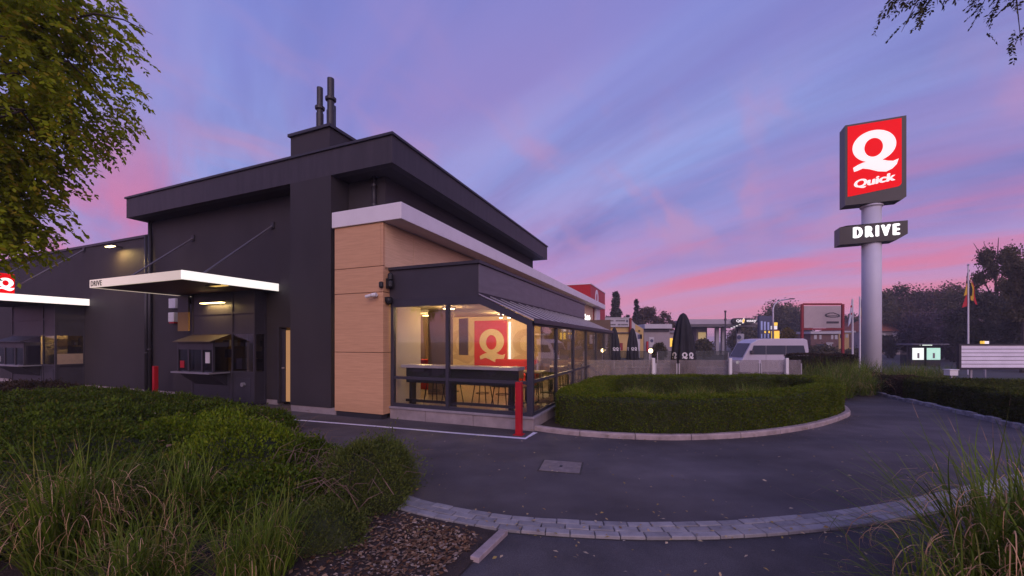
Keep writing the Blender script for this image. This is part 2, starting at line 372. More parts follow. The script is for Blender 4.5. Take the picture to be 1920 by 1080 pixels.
# strip of pavers between lane and footpath
top_px = [(740, 925), (800, 944), (900, 964), (1000, 976), (1200, 985), (1400, 979), (1600, 958), (1760, 927), (1920, 889)]
edge = smooth_path([gp(*p) for p in top_px]+[(8.6, 5.95), (10.6, 6.9)], .1)
strip_base = None
row_w = .100
nrm = normals2(edge)
def lane_off(d): return edge-nrm*d
pp = np.vstack([lane_off(-.01), lane_off(row_w*3+.012)[::-1]])
paving = sheet('paving_strip', [tuple(p) for p in pp], .006, 'joint')
brick_me = []
def brick_mesh(lx, ly, h, m):
    b = .006; mb = MB(); x, y = lx/2, ly/2
    V = [(-x, -y, 0), (x, -y, 0), (x, y, 0), (-x, y, 0), (-x, -y, h-b), (x, -y, h-b), (x, y, h-b), (-x, y, h-b), (-x+b, -y+b, h), (x-b, -y+b, h), (x-b, y-b, h), (-x+b, y-b, h)]
    mb.add(V, [(0, 1, 5, 4), (1, 2, 6, 5), (2, 3, 7, 6), (3, 0, 4, 7), (4, 5, 9, 8), (5, 6, 10, 9), (6, 7, 11, 10), (7, 4, 8, 11), (8, 9, 10, 11)])
    me = bpy.data.meshes.new('brick'); me.from_pydata(mb.v, [], mb.f); me.materials.append(MATS[m]); return me
brick_me = [brick_mesh(.212, row_w-.008, .03, 'paver'), brick_mesh(.212, row_w-.008, .03, 'paver2')]
for r in range(3):
    pth = resample(lane_off(row_w*(r+.5)), .22); 
    if r % 2: pth = (pth[:-1]+pth[1:])/2
    for a, b in zip(pth, pth[1:]):
        o = link('brick', brick_me[rnd.random() < .35]); c = (a+b)/2; o.location = (c[0], c[1], .006+rnd.uniform(-.003, .003)); o.rotation_euler = (rnd.gauss(0, .006), rnd.gauss(0, .006), math.atan2(b[1]-a[1], b[0]-a[0])+rnd.gauss(0, .008)); o.parent = paving
# footpath below the strip
fp = [tuple(p) for p in lane_off(row_w*3+.012)]
k0 = min(range(len(fp)), key=lambda i: abs(fp[i][0]+.10))
sheet('footpath', fp[k0:]+[(12, 5), (12, -6), (-3.2, -6), (-.62, 2.2), (-.40, 2.95)], .004, 'asphalt_old')
# soil bed on the left
bed = [(-34, 24), (-20, 15.0), (-13, 11.9), (-8.2, 10.1), (-5.4, 9.0), (-4.6, 8.3), (-4.15, 7.4), (-3.3, 6.15), (-2.4, 5.35), (-1.35, 4.75), (-.98, 4.1), (-.10, 3.62), (-.40, 2.95), (-.62, 2.2), (-3.2, -6), (-34, -6)]
sheet('soil_bed', bed, .016, 'soil')
ke = MB().box(-.26, .26, -.04, .04, -.05, .045).build('edging_stone', 'kerb', bevel=.006); ke.location = (-.185, 3.40, 0); ke.rotation_euler = (0, 0, math.atan2(.62, .30)); tag(ke, kind='structure')
# island: kerb, soil
isl_px = [(1000, 806), (1060, 814), (1150, 821), (1250, 824.5), (1330, 823), (1400, 819), (1470, 811), (1530, 800), (1572, 787), (1590, 775)]
isl = smooth_path([gp(*p) for p in isl_px]+[(9.0, 11.2), (8.9, 12.2), (8.4, 13.0)], .1)
isl_in = [tuple(p) for p in isl]+[tuple(W(9.5*0+.05, 6.2)[:2]), tuple(W(.05, .12)[:2])]
sheet('island_bed', isl_in, .05, 'soil', .05)
kerb = MB().add([(0, 0, -.2), (.01, 0, -.2), (0, .01, -.2)], [(0, 1, 2)]).build('kerb', 'kerb'); tag(kerb, kind='structure')
kp = resample(isl, .98); nk = normals2(isl)
for i in range(len(kp)-1):
    seg = resample(isl, .98/6)[i*6:i*6+7]
    if len(seg) < 3: continue
    nn = normals2(seg); seg = seg.copy(); d = seg[-1]-seg[0]; seg[0] += d/np.linalg.norm(d)*.006; seg[-1] -= d/np.linalg.norm(d)*.006
    mb = MB(); prof = [(-.045, -.04), (-.045, .075), (-.030, .095), (.055, .095), (.055, -.04)]; n = len(prof)
    for k, (p, q) in enumerate(zip(seg, nn)):
        for (w, z) in prof: mb.v.append((p[0]+q[0]*w, p[1]+q[1]*w, z+rnd.uniform(-.002, .002)))
        if k:
            for j in range(n): a = (k-1)*n+j; b = (k-1)*n+(j+1) % n; mb.f.append((a, b, b+n, a+n))
    mb.f += [tuple(range(n))[::-1], tuple(range(len(mb.v)-n, len(mb.v)))]
    mb.build('kerb_stone', 'kerb', kerb)
# right verge with worn edging stones
ver_px = [(1588, 732), (1640, 740), (1690, 751), (1760, 766), (1850, 788), (1920, 806)]
ver = smooth_path([(13.2, 17.0)]+[gp(*p) for p in ver_px]+[(9.6, 7.1), (9.5, 5.5)], .12)
sheet('verge', [tuple(p) for p in ver]+[(30, 3), (44, 14), (30, 19), (16, 19)], .03, 'lawn', .03)
kerb2 = MB().add([(0, 0, -.25), (.01, 0, -.25), (0, .01, -.25)], [(0, 1, 2)]).build('verge_edging', 'kerb_worn'); tag(kerb2, kind='structure')
vp = resample(ver, .36)
for a, b in zip(vp, vp[1:]):
    L = np.linalg.norm(b-a); mb = MB(); h = rnd.uniform(.07, .12); x = L/2-.012
    mb.add([(-x, -.07, -.05), (x, -.07, -.05), (x, .07, -.05), (-x, .07, -.05), (-x+.01, -.06, h), (x-.02, -.055, h*rnd.uniform(.8, 1.1)), (x-.02, .055, h*rnd.uniform(.8, 1.1)), (-x+.01, .06, h)], [(0, 3, 2, 1), (4, 5, 6, 7), (0, 1, 5, 4), (1, 2, 6, 5), (2, 3, 7, 6), (3, 0, 4, 7)])
    o = mb.build('edging_stone', 'kerb_worn', kerb2, .012); c = (a+b)/2; o.location = (c[0], c[1], 0); o.rotation_euler = (0, 0, math.atan2(b[1]-a[1], b[0]-a[0])+rnd.gauss(0, .03))
# painted line
lp = [gp(548, 787), gp(700, 799), gp(850, 812), gp(985, 822.5), gp(1004, 811)]
mb = MB(); w = .045
P = [np.array(p[:2]) for p in lp]
P2 = np.array(P); nn = normals2(P2); nn[3] = (nn[3]*1.25)
for i, (p, q) in enumerate(zip(P2, nn)): mb.v += [(p[0]+q[0]*w, p[1]+q[1]*w, .004), (p[0]-q[0]*w, p[1]-q[1]*w, .004)]
mb.f = [(2*i, 2*i+1, 2*i+3, 2*i+2) for i in range(len(lp)-1)]
tag(mb.build('road_marking', 'line'), kind='structure')
# manhole cover
mh = thing('manhole_cover', 'flat square concrete manhole cover set in the asphalt lane', 'manhole cover', gp(1052, 875), R(-14))
mat('cover', (.20, .165, .155), .85, .25, 9, .4, 50)
MB().box(-.27, .27, -.24, .24, .0, .008).build('cover_slab', 'cover', mh); MB().box(-.02, .02, -.03, .03, .008, .011).build('lifting_slot', 'black', mh)
MB().box(-.295, .295, -.265, .265, -.01, .004).build('cover_frame', 'joint', mh)

# ================================================================== the restaurant
rest = bthing('restaurant', 'dark flat-roofed restaurant with wood cladding, white canopy and lit glass corner', 'restaurant', 0, 0, 0)
def P(name, m, *b, bevel=0): return Bx(name, m, rest, *b, bevel=bevel)
BO = (-10.55, -8.15, .35, 2.5); LBO = (-20.9, -17.95, .35, 2.5); DO = (-7.52, -6.42, .06, 2.13)
wall_holes(MB(), -13.5, -6.36, .14, 5.71, .35, .55, [BO, DO]).build('wall', 'dark_wall', rest)
wall_holes(MB(), -31, -13.52, .14, 5.22, .33, .55, [LBO]).build('wall', 'dark_wall', rest)
P('parapet_cap', 'dark_metal', -31, -13.52, .29, .62, 5.22, 5.30)
P('roof', 'dark_wall', -31, -13.6, .55, 14, 5.0, 5.1)
MB().box(-13.49, -7.53, .36, .54, 0, .14).box(-31, -13.5, .34, .54, 0, .14).build('plinth', 'stone', rest)
P('pillar', 'dark_wall', -6.36, -5.0, -.2, .34, .16, 5.712)
P('pillar_plinth', 'stone', -6.36, -4.86, -.18, .34, 0, .16)
P('wall', 'dark_wall', -5.0, -3.85, .35, .55, 3.4, 5.71)
P('wall', 'dark_wall', -4.05, -3.85, .55, 11.0, 4.6, 5.71)
P('wall', 'dark_wall', -13.5, -3.85, 10.8, 11.0, 2.9, 5.71)
# big roof edge
def ring(name, m, s0, s1, t0, t1, z0, z1, w, bevel=0):
    mb = MB().box(s0, s1, t0, t0+w, z0, z1).box(s0, s1, t1-w, t1, z0, z1).box(s0, s0+w, t0+w, t1-w, z0, z1).box(s1-w, s1, t0+w, t1-w, z0, z1); return mb.build(name, m, rest, bevel)
ring('roof_fascia', 'dark_fascia', -13.73, -3.2, -.2, 11.25, 5.71, 6.32, .2)
ring('roof_cap', 'dark_metal', -13.77, -3.16, -.24, 11.29, 6.32, 6.375, .30)
P('soffit', 'dark_wall', -13.53, -3.4, 0, 11.05, 5.72, 5.80)
P('roof', 'dark_wall', -13.53, -3.4, 0, 11.05, 6.1, 6.2)
ch = P('roof_housing', 'dark_wall', -7.84, -6.32, 1.0, 2.1, 6.15, 7.72)
MB().box(-7.90, -6.26, .94, 2.16, 7.72, 7.80).build('housing_cap', 'dark_metal', ch)
for (s, t, z1, r) in ((-7.02, 1.3, 9.15, .085), (-6.62, 1.32, 9.33, .095), (-6.98, 1.75, 8.85, .08)):
    fl = MB().tube([(s, t, 7.8), (s, t, z1)], [r, r], 16).build('flue', 'pipe', rest)
    if t < 1.7: MB().lathe([(r*1.0, 0), (r*1.55, .03), (r*1.6, .10), (r*1.05, .14)], 16, (s, t, z1-.66)).build('collar', 'pipe', fl); MB().lathe([(r*1.16, 0), (r*1.18, .60)], 16, (s, t, 7.8)).build('sleeve', 'pipe', fl)
for s, z0, z1, t in ((-4.12, 4.77, 5.71, .27), (-13.42, .05, 5.71, .27), (-13.58, .05, 5.25, .25)):
    d = MB().tube([(s, t, z0), (s, t, z1)], .05, 10).build('drainpipe', 'pipe', rest, smooth=True)
    for q in (.25, .75): MB().tube([(s, t, z0+(z1-z0)*q), (s, t, z0+(z1-z0)*q+.05)], .065, 10).build('bracket', 'pipe', d)
# white canopy roof and wooden tower
P('canopy_fascia', 'white_panel', -4.87, -2.88, -.30, 26.4, 4.405, 4.77, bevel=.01)
for z0, z1 in ((.12, 1.492), (1.505, 2.845), (2.858, 3.425)): P('wood_panel', 'wood_panel', -4.83, -3.41, -.25, .06, z0, z1, bevel=.003)
P('wood_panel', 'wood_panel', -4.83, -3.475, -.25, .06, 3.438, 4.40, bevel=.003); P('wood_panel', 'wood_panel', -3.468, -3.41, -.25, -.19, 3.438, 4.40, bevel=.003)
tt = [-.19, .86]+[.86+2.3*i for i in range(1, 11)]
for a, b in zip(tt, tt[1:]): P('wood_panel', 'wood_lit', -3.46, -3.41, a+.006, b-.006, 3.36, 4.40)
MB().box(-4.80, -3.48, -.22, 0, .0, .12).build('tower_base', 'dark_metal', rest)
P('wall', 'pale_wall', -3.46, -3.42, 10.25, 24.4, 0, 3.36)
P('pilaster', 'white_panel', -3.45, -3.30, 24.6, 26.3, 0, 4.40)
rt = P('red_tower', 'red_clad', -5.5, -3.5, 23.3, 30.0, 0, 6.14); MB().box(-5.54, -3.46, 23.26, 30.04, 6.14, 6.20).build('tower_cap', 'white_panel', rt)
q_mb(.72, side(-3.498, 25.9, 5.35)).build('logo', 'white_panel', rt)
text_mb('Quick', 2.3, .58, side(-3.405, 21.5, 3.40), .03, .15, .05).build('lit_lettering', 'sign_bright', rest)
# door by the pillar
dr = P('door', 'dark_panel', -7.46, -7.33, .42, .47, .08, 2.08); MB().tube([(-7.37, .42, 1.02), (-7.37, .36, 1.02)], .022, 8).build('handle', 'steel', dr)
P('door_frame', 'dark_metal', -7.52, -7.46, .33, .56, .06, 2.13); P('sidelight', mat('sidelight', (.45, .28, .12), .5, .1, 2, emit=(1, .52, .2), estr=.24), -7.31, -6.42, .43, .46, .10, 2.05)
P('wall', 'dark_wall', -7.52, -6.36, .9, .95, 0, 2.6)
# ---------------- glazed lean-to
for a, b in ((-3.40, -2.45), (-2.44, -1.28), (-1.27, .045)): P('plinth_stone', 'stone', a, b, -.03, .2, 0, .235, bevel=.004)
for i in range(5): P('plinth_stone', 'stone', -.18, .044, .21+2.0*i, .21+2.0*i+1.99, 0, .234, bevel=.004)
MB().box(-3.40, .075, -.065, .2, .236, .285).build('sill', 'stone_sill', rest, .006); MB().box(-.18, .074, .201, 10.2, .236, .284).build('sill', 'stone_sill', rest, .006)
for s, w in ((-3.33, .04), (-1.893, .035)): P('mullion', 'frame', s-w, s+w, -.045, .045, .286, 2.6)
P('corner_post', 'frame', -.09, .03, -.045, .075, .286, 2.13, bevel=.008)
for s0, s1 in ((-3.29, -1.928), (-1.858, -.09)):
    P('rail', 'frame', s0, s1, -.035, .035, .286, .36); P('rail', 'frame', s0, s1, -.037, .037, .905, .965)
P('header', 'frame', -3.37, -1.15, -.048, .05, 2.52, 2.69)
MB().poly([(-1.15, -.05, 2.69), (-1.15, -.05, 2.53), (0.03, -.05, 2.02), (.03, -.05, 2.15)], (0, .11, 0)).build('end_rafter', 'frame', rest)
zt = lambda s: 2.53+(s+1.15)*(-.51/1.18)+.005
P('window_pane', 'glass', -3.29, -1.928, -.006, .006, .36, .905); P('window_pane', 'glass', -1.858, -.09, -.006, .006, .36, .905)
P('window_pane', 'glass', -3.29, -1.928, -.006, .006, .965, 2.52)
MB().poly([(-1.858, -.006, .965), (-.09, -.006, .965), (-.09, -.006, zt(-.09)), (-1.15, -.006, 2.525), (-1.858, -.006, 2.525)], (0, .012, 0)).build('window_pane', 'glass', rest)
ts = [0.04+1.67*i for i in range(7)]
for i, t in enumerate(ts[1:]): P('mullion', 'frame', -.05, .028, t-.035, t+.035, .285, 2.06)
P('eave_beam', 'frame', -.06, .04, .075, 10.1, 2.06, 2.15)
for i, (a, b) in enumerate(zip(ts, ts[1:])):
    a, b = a+.035, b-.035
    P('rail', 'frame', -.04, .02, a, b, .285, .35); P('rail', 'frame', -.04, .02, a, b, .925, .985)
    P('window_pane', 'glass', -.012, .0, a, b, .35, .925); P('window_pane', 'glass', -.012, .0, a, b, .985, 2.06)
fa = P('leanto_fascia', 'dark_panel', -3.40, -1.15, -.04, 10.2, 2.692, 3.35); MB().box(-3.40, -1.10, -.09, 10.24, 3.352, 3.415).build('fascia_cap', 'dark_metal', fa)
for i in range(5): P('fascia_panel', mat('zinc', (.15, .135, .155), .5, .12, 2, stretch=(1, 1, 6)), -1.15, -1.135, -.03+i*2.04, -.03+i*2.04+2.035, 2.76, 3.345)
rs = [-.03+10.13/18*i for i in range(19)]
for i, t in enumerate(rs):
    MB().poly([(-1.15, t, 2.72), (-1.15, t, 2.735), (.06, t, 2.185), (.06, t, 2.155)], (0, .04, 0)).build('roof_rib', 'rib_light', rest)
    if i < 18: MB().poly([(-1.15, t+.046, 2.70), (-1.15, t+.046, 2.715), (.05, t+.046, 2.168), (.05, t+.046, 2.153)], (0, 10.13/18-.047, 0)).build('roof_panel', 'glass_roof', rest)
P('gutter', 'frame', .062, .11, -.04, 10.13, 2.10, 2.195)
# ---------------- interior
MB().box(-4.82, -.02, .2, 10.1, .20, .27).box(-9, -4.82, .57, 10.1, .20, .27).build('floor', 'int_floor', rest); MB().box(-4.82, -1.2, .07, 10.1, 2.60, 2.685).box(-9, -4.82, .57, 10.1, 2.60, 2.685).build('ceiling', 'int_ceiling', rest)
P('interior_wall', 'cream', -9.1, -9, .56, 10.1, .2, 2.7); P('interior_wall', 'brown_wall', -9, -.02, 10.12, 10.2, .2, 2.68)
P('interior_wall', 'pale_wall', -3.50, -3.40, .07, 1.15, .27, 2.60)
P('interior_column', 'brown_wall', -3.82, -3.26, 2.1, 2.5, .27, 2.60)
P('light_column', 'sign_bright', -2.56, -2.50, 4.90, 4.96, .8, 2.4)
P('interior_wall', 'cream', -9, -1.45, 5.02, 5.12, .27, 2.60)
for s0, s1 in ((-5.1, -4.95), (-1.52, -1.46)): P('wall_trim', 'int_beige', s0, s1, 4.98, 5.02, .27, 2.58)
wg = P('wall_graphic', 'int_red', -3.88, -2.66, 4.985, 5.019, .80, 2.46)
q_mb(.46, front(-3.22, 4.983, 1.75)).build('logo', 'int_cream', wg)
for s, c in ((-4.42, 'int_beige'), (-1.98, 'int_beige')): q_mb(.48, front(s, 5.018, 1.72), .006).build('wall_graphic', c, rest)
P('hanging_panel', 'brown_wall', -3.30, -3.0, 2.9, 2.94, 1.35, 2.42)
P('interior_wall', 'brown_wall', -7.6, -5.2, 4.0, 4.1, .27, 2.60)
for i, (s, z, c) in enumerate(((-6.0, 2.05, (.25, .4, .9)), (-5.75, 2.05, (.9, .8, .6)), (-5.5, 2.05, (.8, .2, .1)))):
    mat('screen%d' % i, (.05, .05, .05), .4, 0, 2, emit=c, estr=.35); P('menu_screen', 'screen%d' % i, s-.11, s+.11, 3.95, 3.99, 1.45+.1*i, 2.2)
P('service_counter', 'int_red', -7.4, -4.4, 3.0, 3.4, .27, 1.18)

def lamp_light(parent, kind, energy, color, loc, size=.2, rot=None, sizey=None):
    l = bpy.data.lights.new('light', kind); l.energy = energy; l.color = color
    if kind == 'AREA':
        l.size = size
        if sizey: l.shape = 'RECTANGLE'; l.size_y = sizey
    else: l.shadow_soft_size = size
    o = link('lamp_light', l); o.parent = parent; of = OFF.get(parent.name, (0, 0, 0)); o.location = (loc[0]-of[0], loc[1]-of[1], loc[2]-of[2])
    if rot: o.rotation_euler = rot
    return o
WARM = (1.0, .66, .26)
ceil = [(-2.6, 1.2, 'nearest the front window'), (-2.2, 3.6, 'before the red wall graphic'), (-4.6, 3.2, 'deeper in, by the service counter'), (-1.7, 6.6, 'over the tables halfway along'), (-1.7, 9.0, 'over the tables at the far end')]
for s, t, w in ceil:
    k = bthing('ceiling_lamp', 'round warm ceiling lamp in the restaurant, '+w, 'lamp', s, t, 2.56, 'warm ceiling lamps in the dining room')
    MB().lathe([(.16, 0), (.17, .02), (.17, .04)], 20, (s, t, 2.56)).build('housing', 'white_plain', k); MB().lathe([(.14, -.008), (.14, 0)], 20, (s, t, 2.559)).build('diffuser', 'lamp_warm', k)
    lamp_light(k, 'POINT', 32 if t < 2 else 88, WARM, (s, t, 2.40), .12)
for s, t, w in ((-1.55, 2.0, 'left one of the pair'), (-1.33, 2.02, 'right one of the pair by the sloping roof')):
    k = bthing('spotlight', 'small bright spotlight under the sloping glass, '+w, 'spotlight', s, t, 2.36, 'pair of spotlights behind the front window')
    MB().tube([(s, t, 2.60), (s, t, 2.46)], .012, 6).build('stem', 'steel', k); MB().lathe([(.035, 0), (.045, .02), (.04, .10), (.015, .11)], 14, (s, t, 2.36)).build('head', 'steel', k); MB().lathe([(.034, -.02), (.04, -.002)], 14, (s, t, 2.36)).build('bulb', 'lamp_spot', k)
# bar counter behind the front window
bc = bthing('bar_counter', 'long pale bar counter on dark panel behind the front window', 'counter', -1.7, .35, .27)
MB().box(-3.25, -.35, .16, .56, 1.15, 1.215).build('worktop', 'counter', bc, .006); MB().box(-3.2, -.40, .30, .34, .80, 1.149).build('apron', 'dark_panel', bc)
for s in (-3.1, -2.0, -.6): MB().box(s-.03, s+.03, .32, .5, .27, .80).build('support', 'dark_metal', bc)
MB().box(-3.2, -.40, .28, .30, .36, .42).build('foot_rail', 'dark_metal', bc)
def stool(s, t, label):
    k = bthing('bar_stool', label, 'stool', s, t, .27, 'bar stools at the window counter')
    MB().lathe([(.15, 0), (.17, .015), (.17, .04), (.15, .05)], 18, (s, t, .98)).build('seat', 'chair_seat', k)
    for dx in (-1, 1):
        for dy in (-1, 1): MB().tube([(s+dx*.10, t+dy*.10, .98), (s+dx*.19, t+dy*.19, .27)], .013, 6).build('leg', 'dark_metal', k)
    MB().tube([(s+.15*math.cos(a*math.pi/6), t+.15*math.sin(a*math.pi/6), .55) for a in range(13)], .009, 5, False).build('foot_ring', 'dark_metal', k)
for i, s in enumerate((-2.85, -2.35, -1.55, -1.05)): stool(s, .95, 'bar stool behind the front window counter, %s from the wood tower' % ('first', 'second', 'third', 'fourth')[i])
def table(s, t, lab):
    k = bthing('dining_table', lab, 'table', s, t, .27, 'dining tables along the side glazing')
    MB().box(s-.42, s+.42, t-.33, t+.33, 1.0, 1.035).build('table_top', 'table_top', k, .008); MB().tube([(s, t, .29), (s, t, 1.0)], .035, 10).build('column', 'dark_metal', k); MB().box(s-.25, s+.25, t-.2, t+.2, .272, .295).build('base_plate', 'dark_metal', k)
def chair(s, t, face, lab):
    k = bthing('dining_chair', lab, 'chair', s, t, .27, 'chairs at the dining tables')
    MB().box(s-.2, s+.2, t-.2, t+.2, .70, .73).build('seat', 'chair_seat', k, .01)
    for dx in (-.18, .18):
        for dy in (-.18, .18): MB().tube([(s+dx*.9, t+dy*.9, .70), (s+dx, t+dy, .27)], .013, 6).build('leg', 'dark_metal', k)
    y = t-face*.2
    MB().box(s-.2, s+.2, y-.012, y+.012, .92, 1.15).build('backrest', 'chair_seat', k, .01)
    for dx in (-.17, .17): MB().tube([(s+dx, y, .70), (s+dx, y, .95)], .011, 6).build('back_post', 'dark_metal', k)
for i, t in enumerate((1.75, 3.75, 5.75, 7.75)):
    o_ = ('first', 'second', 'third', 'fourth')[i]
    table(-.75, t, '%s dining table behind the side glazing counted from the red bollard corner' % o_)
    chair(-.75, t-.55, 1, 'wooden-seat chair on the near side of the %s dining table along the side glazing' % o_)
    chair(-.75, t+.55, -1, 'wooden-seat chair on the far side of the %s dining table along the side glazing' % o_)
bq = bthing('banquette', 'low red upholstered bench before the cream wall graphic', 'bench', -2.3, 4.6, .27)
MB().box(-3.0, -1.5, 4.35, 4.9, .35, .72).build('seat', 'int_red', bq, .03); MB().box(-3.0, -1.5, 4.78, 4.93, .72, 1.16).build('backrest', 'int_red', bq, .03); MB().box(-2.95, -1.55, 4.4, 4.88, .272, .35).build('base', 'dark_metal', bq)

# ---------------- drive-through canopies
cn = bthing('drive_canopy', 'white-edged drive-through canopy lettered DRIVE hung on two rods', 'canopy', -9.4, -.8, 3.1)
MB().box(-11.33, -7.52, -1.95, .345, 3.14, 3.25).build('slab', 'soffit_red', cn)
MB().box(-11.35, -7.50, -1.99, -1.95, 3.125, 3.325).build('front_band', 'light_band_dim', cn); MB().box(-7.50, -7.46, -1.99, .33, 3.125, 3.325).build('side_band', 'light_band', cn)
MB().box(-11.35, -11.33, -1.95, .345, 3.125, 3.325).build('side_band', 'light_band_dim', cn)
text_mb('DRIVE', .52, .13, front(-11.02, -1.991, 3.225), 0, 0, .006, 0, 1.1).build('lettering', 'black', cn)
for s0, s1 in ((-11.25, -11.25), (-7.712, -7.78)):
    r_ = MB().tube([(s0, .34, 4.95), (s1, -1.5, 3.25)], .024, 8).build('tie_rod', 'rod_grey', cn); MB().box(s0-.07, s0+.07, .31, .35, 4.86, 5.04).build('wall_plate', 'pipe', r_)
MB().poly([(-11.3, .34, 3.12), (-11.3, .34, 2.85), (-11.3, .05, 3.12)], (.05, 0, 0)).build('wall_bracket', 'pipe', cn)
cn2 = bthing('drive_canopy', 'far-left canopy with bright white edge above the second service booth', 'canopy', -19.2, -.8, 3.05)
MB().box(-21.5, -17.40, -2.2, .325, 3.08, 3.2).build('slab', 'dark_wall', cn2); MB().box(-17.40, -17.35, -2.25, .32, 3.065, 3.30).build('side_band', 'light_band', cn2)
MB().box(-21.5, -17.40, -2.25, -2.2, 3.065, 3.30).build('front_band', 'light_band_dim', cn2)
for s0 in (-17.72, -21.2):
    r_ = MB().tube([(s0, .33, 5.16), (s0-.02, -1.7, 3.22)], .024, 8).build('tie_rod', 'rod_grey', cn2); MB().box(s0-.07, s0+.07, .29, .33, 5.07, 5.23).build('wall_plate', 'pipe', r_)
qs = bthing('logo_box', 'red lit sign box with white letter Q standing on the far-left canopy', 'sign', -17.75, -2.05, 3.3)
MB().box(-17.9, -17.45, -1.84, -1.44, 3.305, 3.95).build('case', 'sign_red', qs, .03); q_mb(.165, side(-17.448, -1.64, 3.65)).build('logo', 'sign_bright', qs); q_mb(.17, front(-17.68, -1.842, 3.65)).build('logo', 'sign_bright', qs)

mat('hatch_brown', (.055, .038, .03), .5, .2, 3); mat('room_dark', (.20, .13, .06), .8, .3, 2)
def booth(name, lab, s0, s1, tf, zt, hs0, hs1, lit):
    k = bthing(name, lab, 'service booth', (s0+s1)/2, .1, 0)
    tb = .345; w = .05
    fr = MB()
    for s in (s0, hs1+.1, s1-w): fr.box(s, s+w, tf, tf+w, .06, zt)
    fr.box(s1-w, s1, tb-w, tb, .06, zt)
    for z in (.06, .86, 1.95, 2.52): fr.box(s0+w, s1-w, tf+.005, tf+w-.005, z, z+.06); fr.box(s1-w+.005, s1-.005, tf+w, tb-w, z, z+.06)
    fr.build('frame', 'dark_panel', k)
    def pn(nm, m, *b): return MB().box(*b).build(nm, m, k)
    hx = hs1+.1
    for a, b in ((s0+w, hx), (hx+w, s1-w)):
        pn('panel', 'dark_panel', a, b, tf+.02, tf+.03, .12, .86); pn('panel', 'dark_panel', a, b, tf+.02, tf+.03, 2.01, 2.52); pn('panel', 'dark_panel', a, b, tf+.018, tf+.03, 2.58, zt)
        pn('panel_mould', 'frame', a+.12, b-.12, tf+.008, tf+.0205, .22, .74) if b-a > .5 else None
    pn('panel', 'dark_panel', s1-.03, s1-.02, tf+w, tb-w, .12, .86); pn('panel', 'dark_panel', s1-.03, s1-.02, tf+w, tb-w, 2.01, 2.52); pn('panel', 'dark_panel', s1-.03, s1-.018, tf+w, tb-w, 2.58, zt)
    pn('window_pane', 'glass_dark', hx+w, s1-w, tf+.022, tf+.028, .92, 1.95); pn('window_pane', 'glass_dark', s1-.028, s1-.022, tf+w, tb-w, .92, 1.95)
    if hs0-s0-w > .05: pn('window_pane', 'glass_dark', s0+w, hs0, tf+.022, tf+.028, .92, 1.95)
    pn('floor', 'dark_panel', s0, s1, tf+.06, tb-.001, .02, .055); pn('roof', 'dark_panel', s0, s1, tf, tb, zt, zt+.02)
    # projecting serving hatch
    hf = tf-.42
    h = MB()
    for a, b in ((hs0, hs0+.05), (hs0+(hs1-hs0)*.3, hs0+(hs1-hs0)*.3+.06), (hs0+(hs1-hs0)*.68, hs0+(hs1-hs0)*.68+.06), (hs1-.05, hs1)): h.box(a, b, hf, hf+.05, .9, 1.72)
    h.box(hs0, hs1, hf+.002, hf+.048, 1.52, 1.72).box(hs1-.045, hs1-.005, hf+.05, tf, 1.60, 1.72)
    hh = h.build('hatch', 'dark_panel', k)
    MB().box(hs0+.05, hs1-.05, hf+.02, hf+.028, .9, 1.52).build('hatch_pane', 'glass_dark', hh); MB().box(hs1-.03, hs1-.022, hf+.05, tf, .9, 1.60).build('hatch_pane', 'glass_dark', hh)
    MB().box(hs0-.05, hs1+.05, hf-.14, tf, .86, .90).build('shelf', 'steel', k)
    MB().poly([(hs0+.1, tf, .86), (hs0+.1, tf, .5), (hs0+.1, hf, .82), (hs0+.1, hf, .86)], (hs1-hs0-.2, 0, 0)).build('shelf_bracket', 'dark_metal', k)
    MB().poly([(hs0-.05, hf-.1, 1.72), (hs0-.05, tf, 1.92), (hs0-.05, tf, 1.945), (hs0-.05, hf-.1, 1.745)], (hs1-hs0+.1, 0, 0)).build('hatch_roof', 'hatch_brown' if lit < 30 else 'dark_panel', k)
    MB().box(hs0+.12, hs0+.30, hf+.006, hf+.019, 1.0, 1.2).build('sticker', 'red_paint' if lit < 30 else 'white_plain', k); 
    if lit < 30: MB().box(hs1-.34, hs1-.16, hf+.006, hf+.019, 1.15, 1.45).build('sticker', 'white_plain', k)
    return k
b1 = booth('service_booth', 'dark drive-through booth with serving hatch beneath the DRIVE canopy', -10.72, -7.968, 0.0, 3.12, -10.62, -9.02, 10)
MB().tube([(-8.40, .02, .56), (-8.40, -.06, .56)], .06, 14).build('intake_cap', 'steel', b1)
b2 = booth('service_booth', 'far-left dark drive-through booth with warm lit side window', -21.13, -17.724, -.437, 3.06, -21.0, -18.75, 60)
MB().box(-17.72, -17.69, -.33, .30, .87, .93).build('window_sill', 'dark_metal', b2)
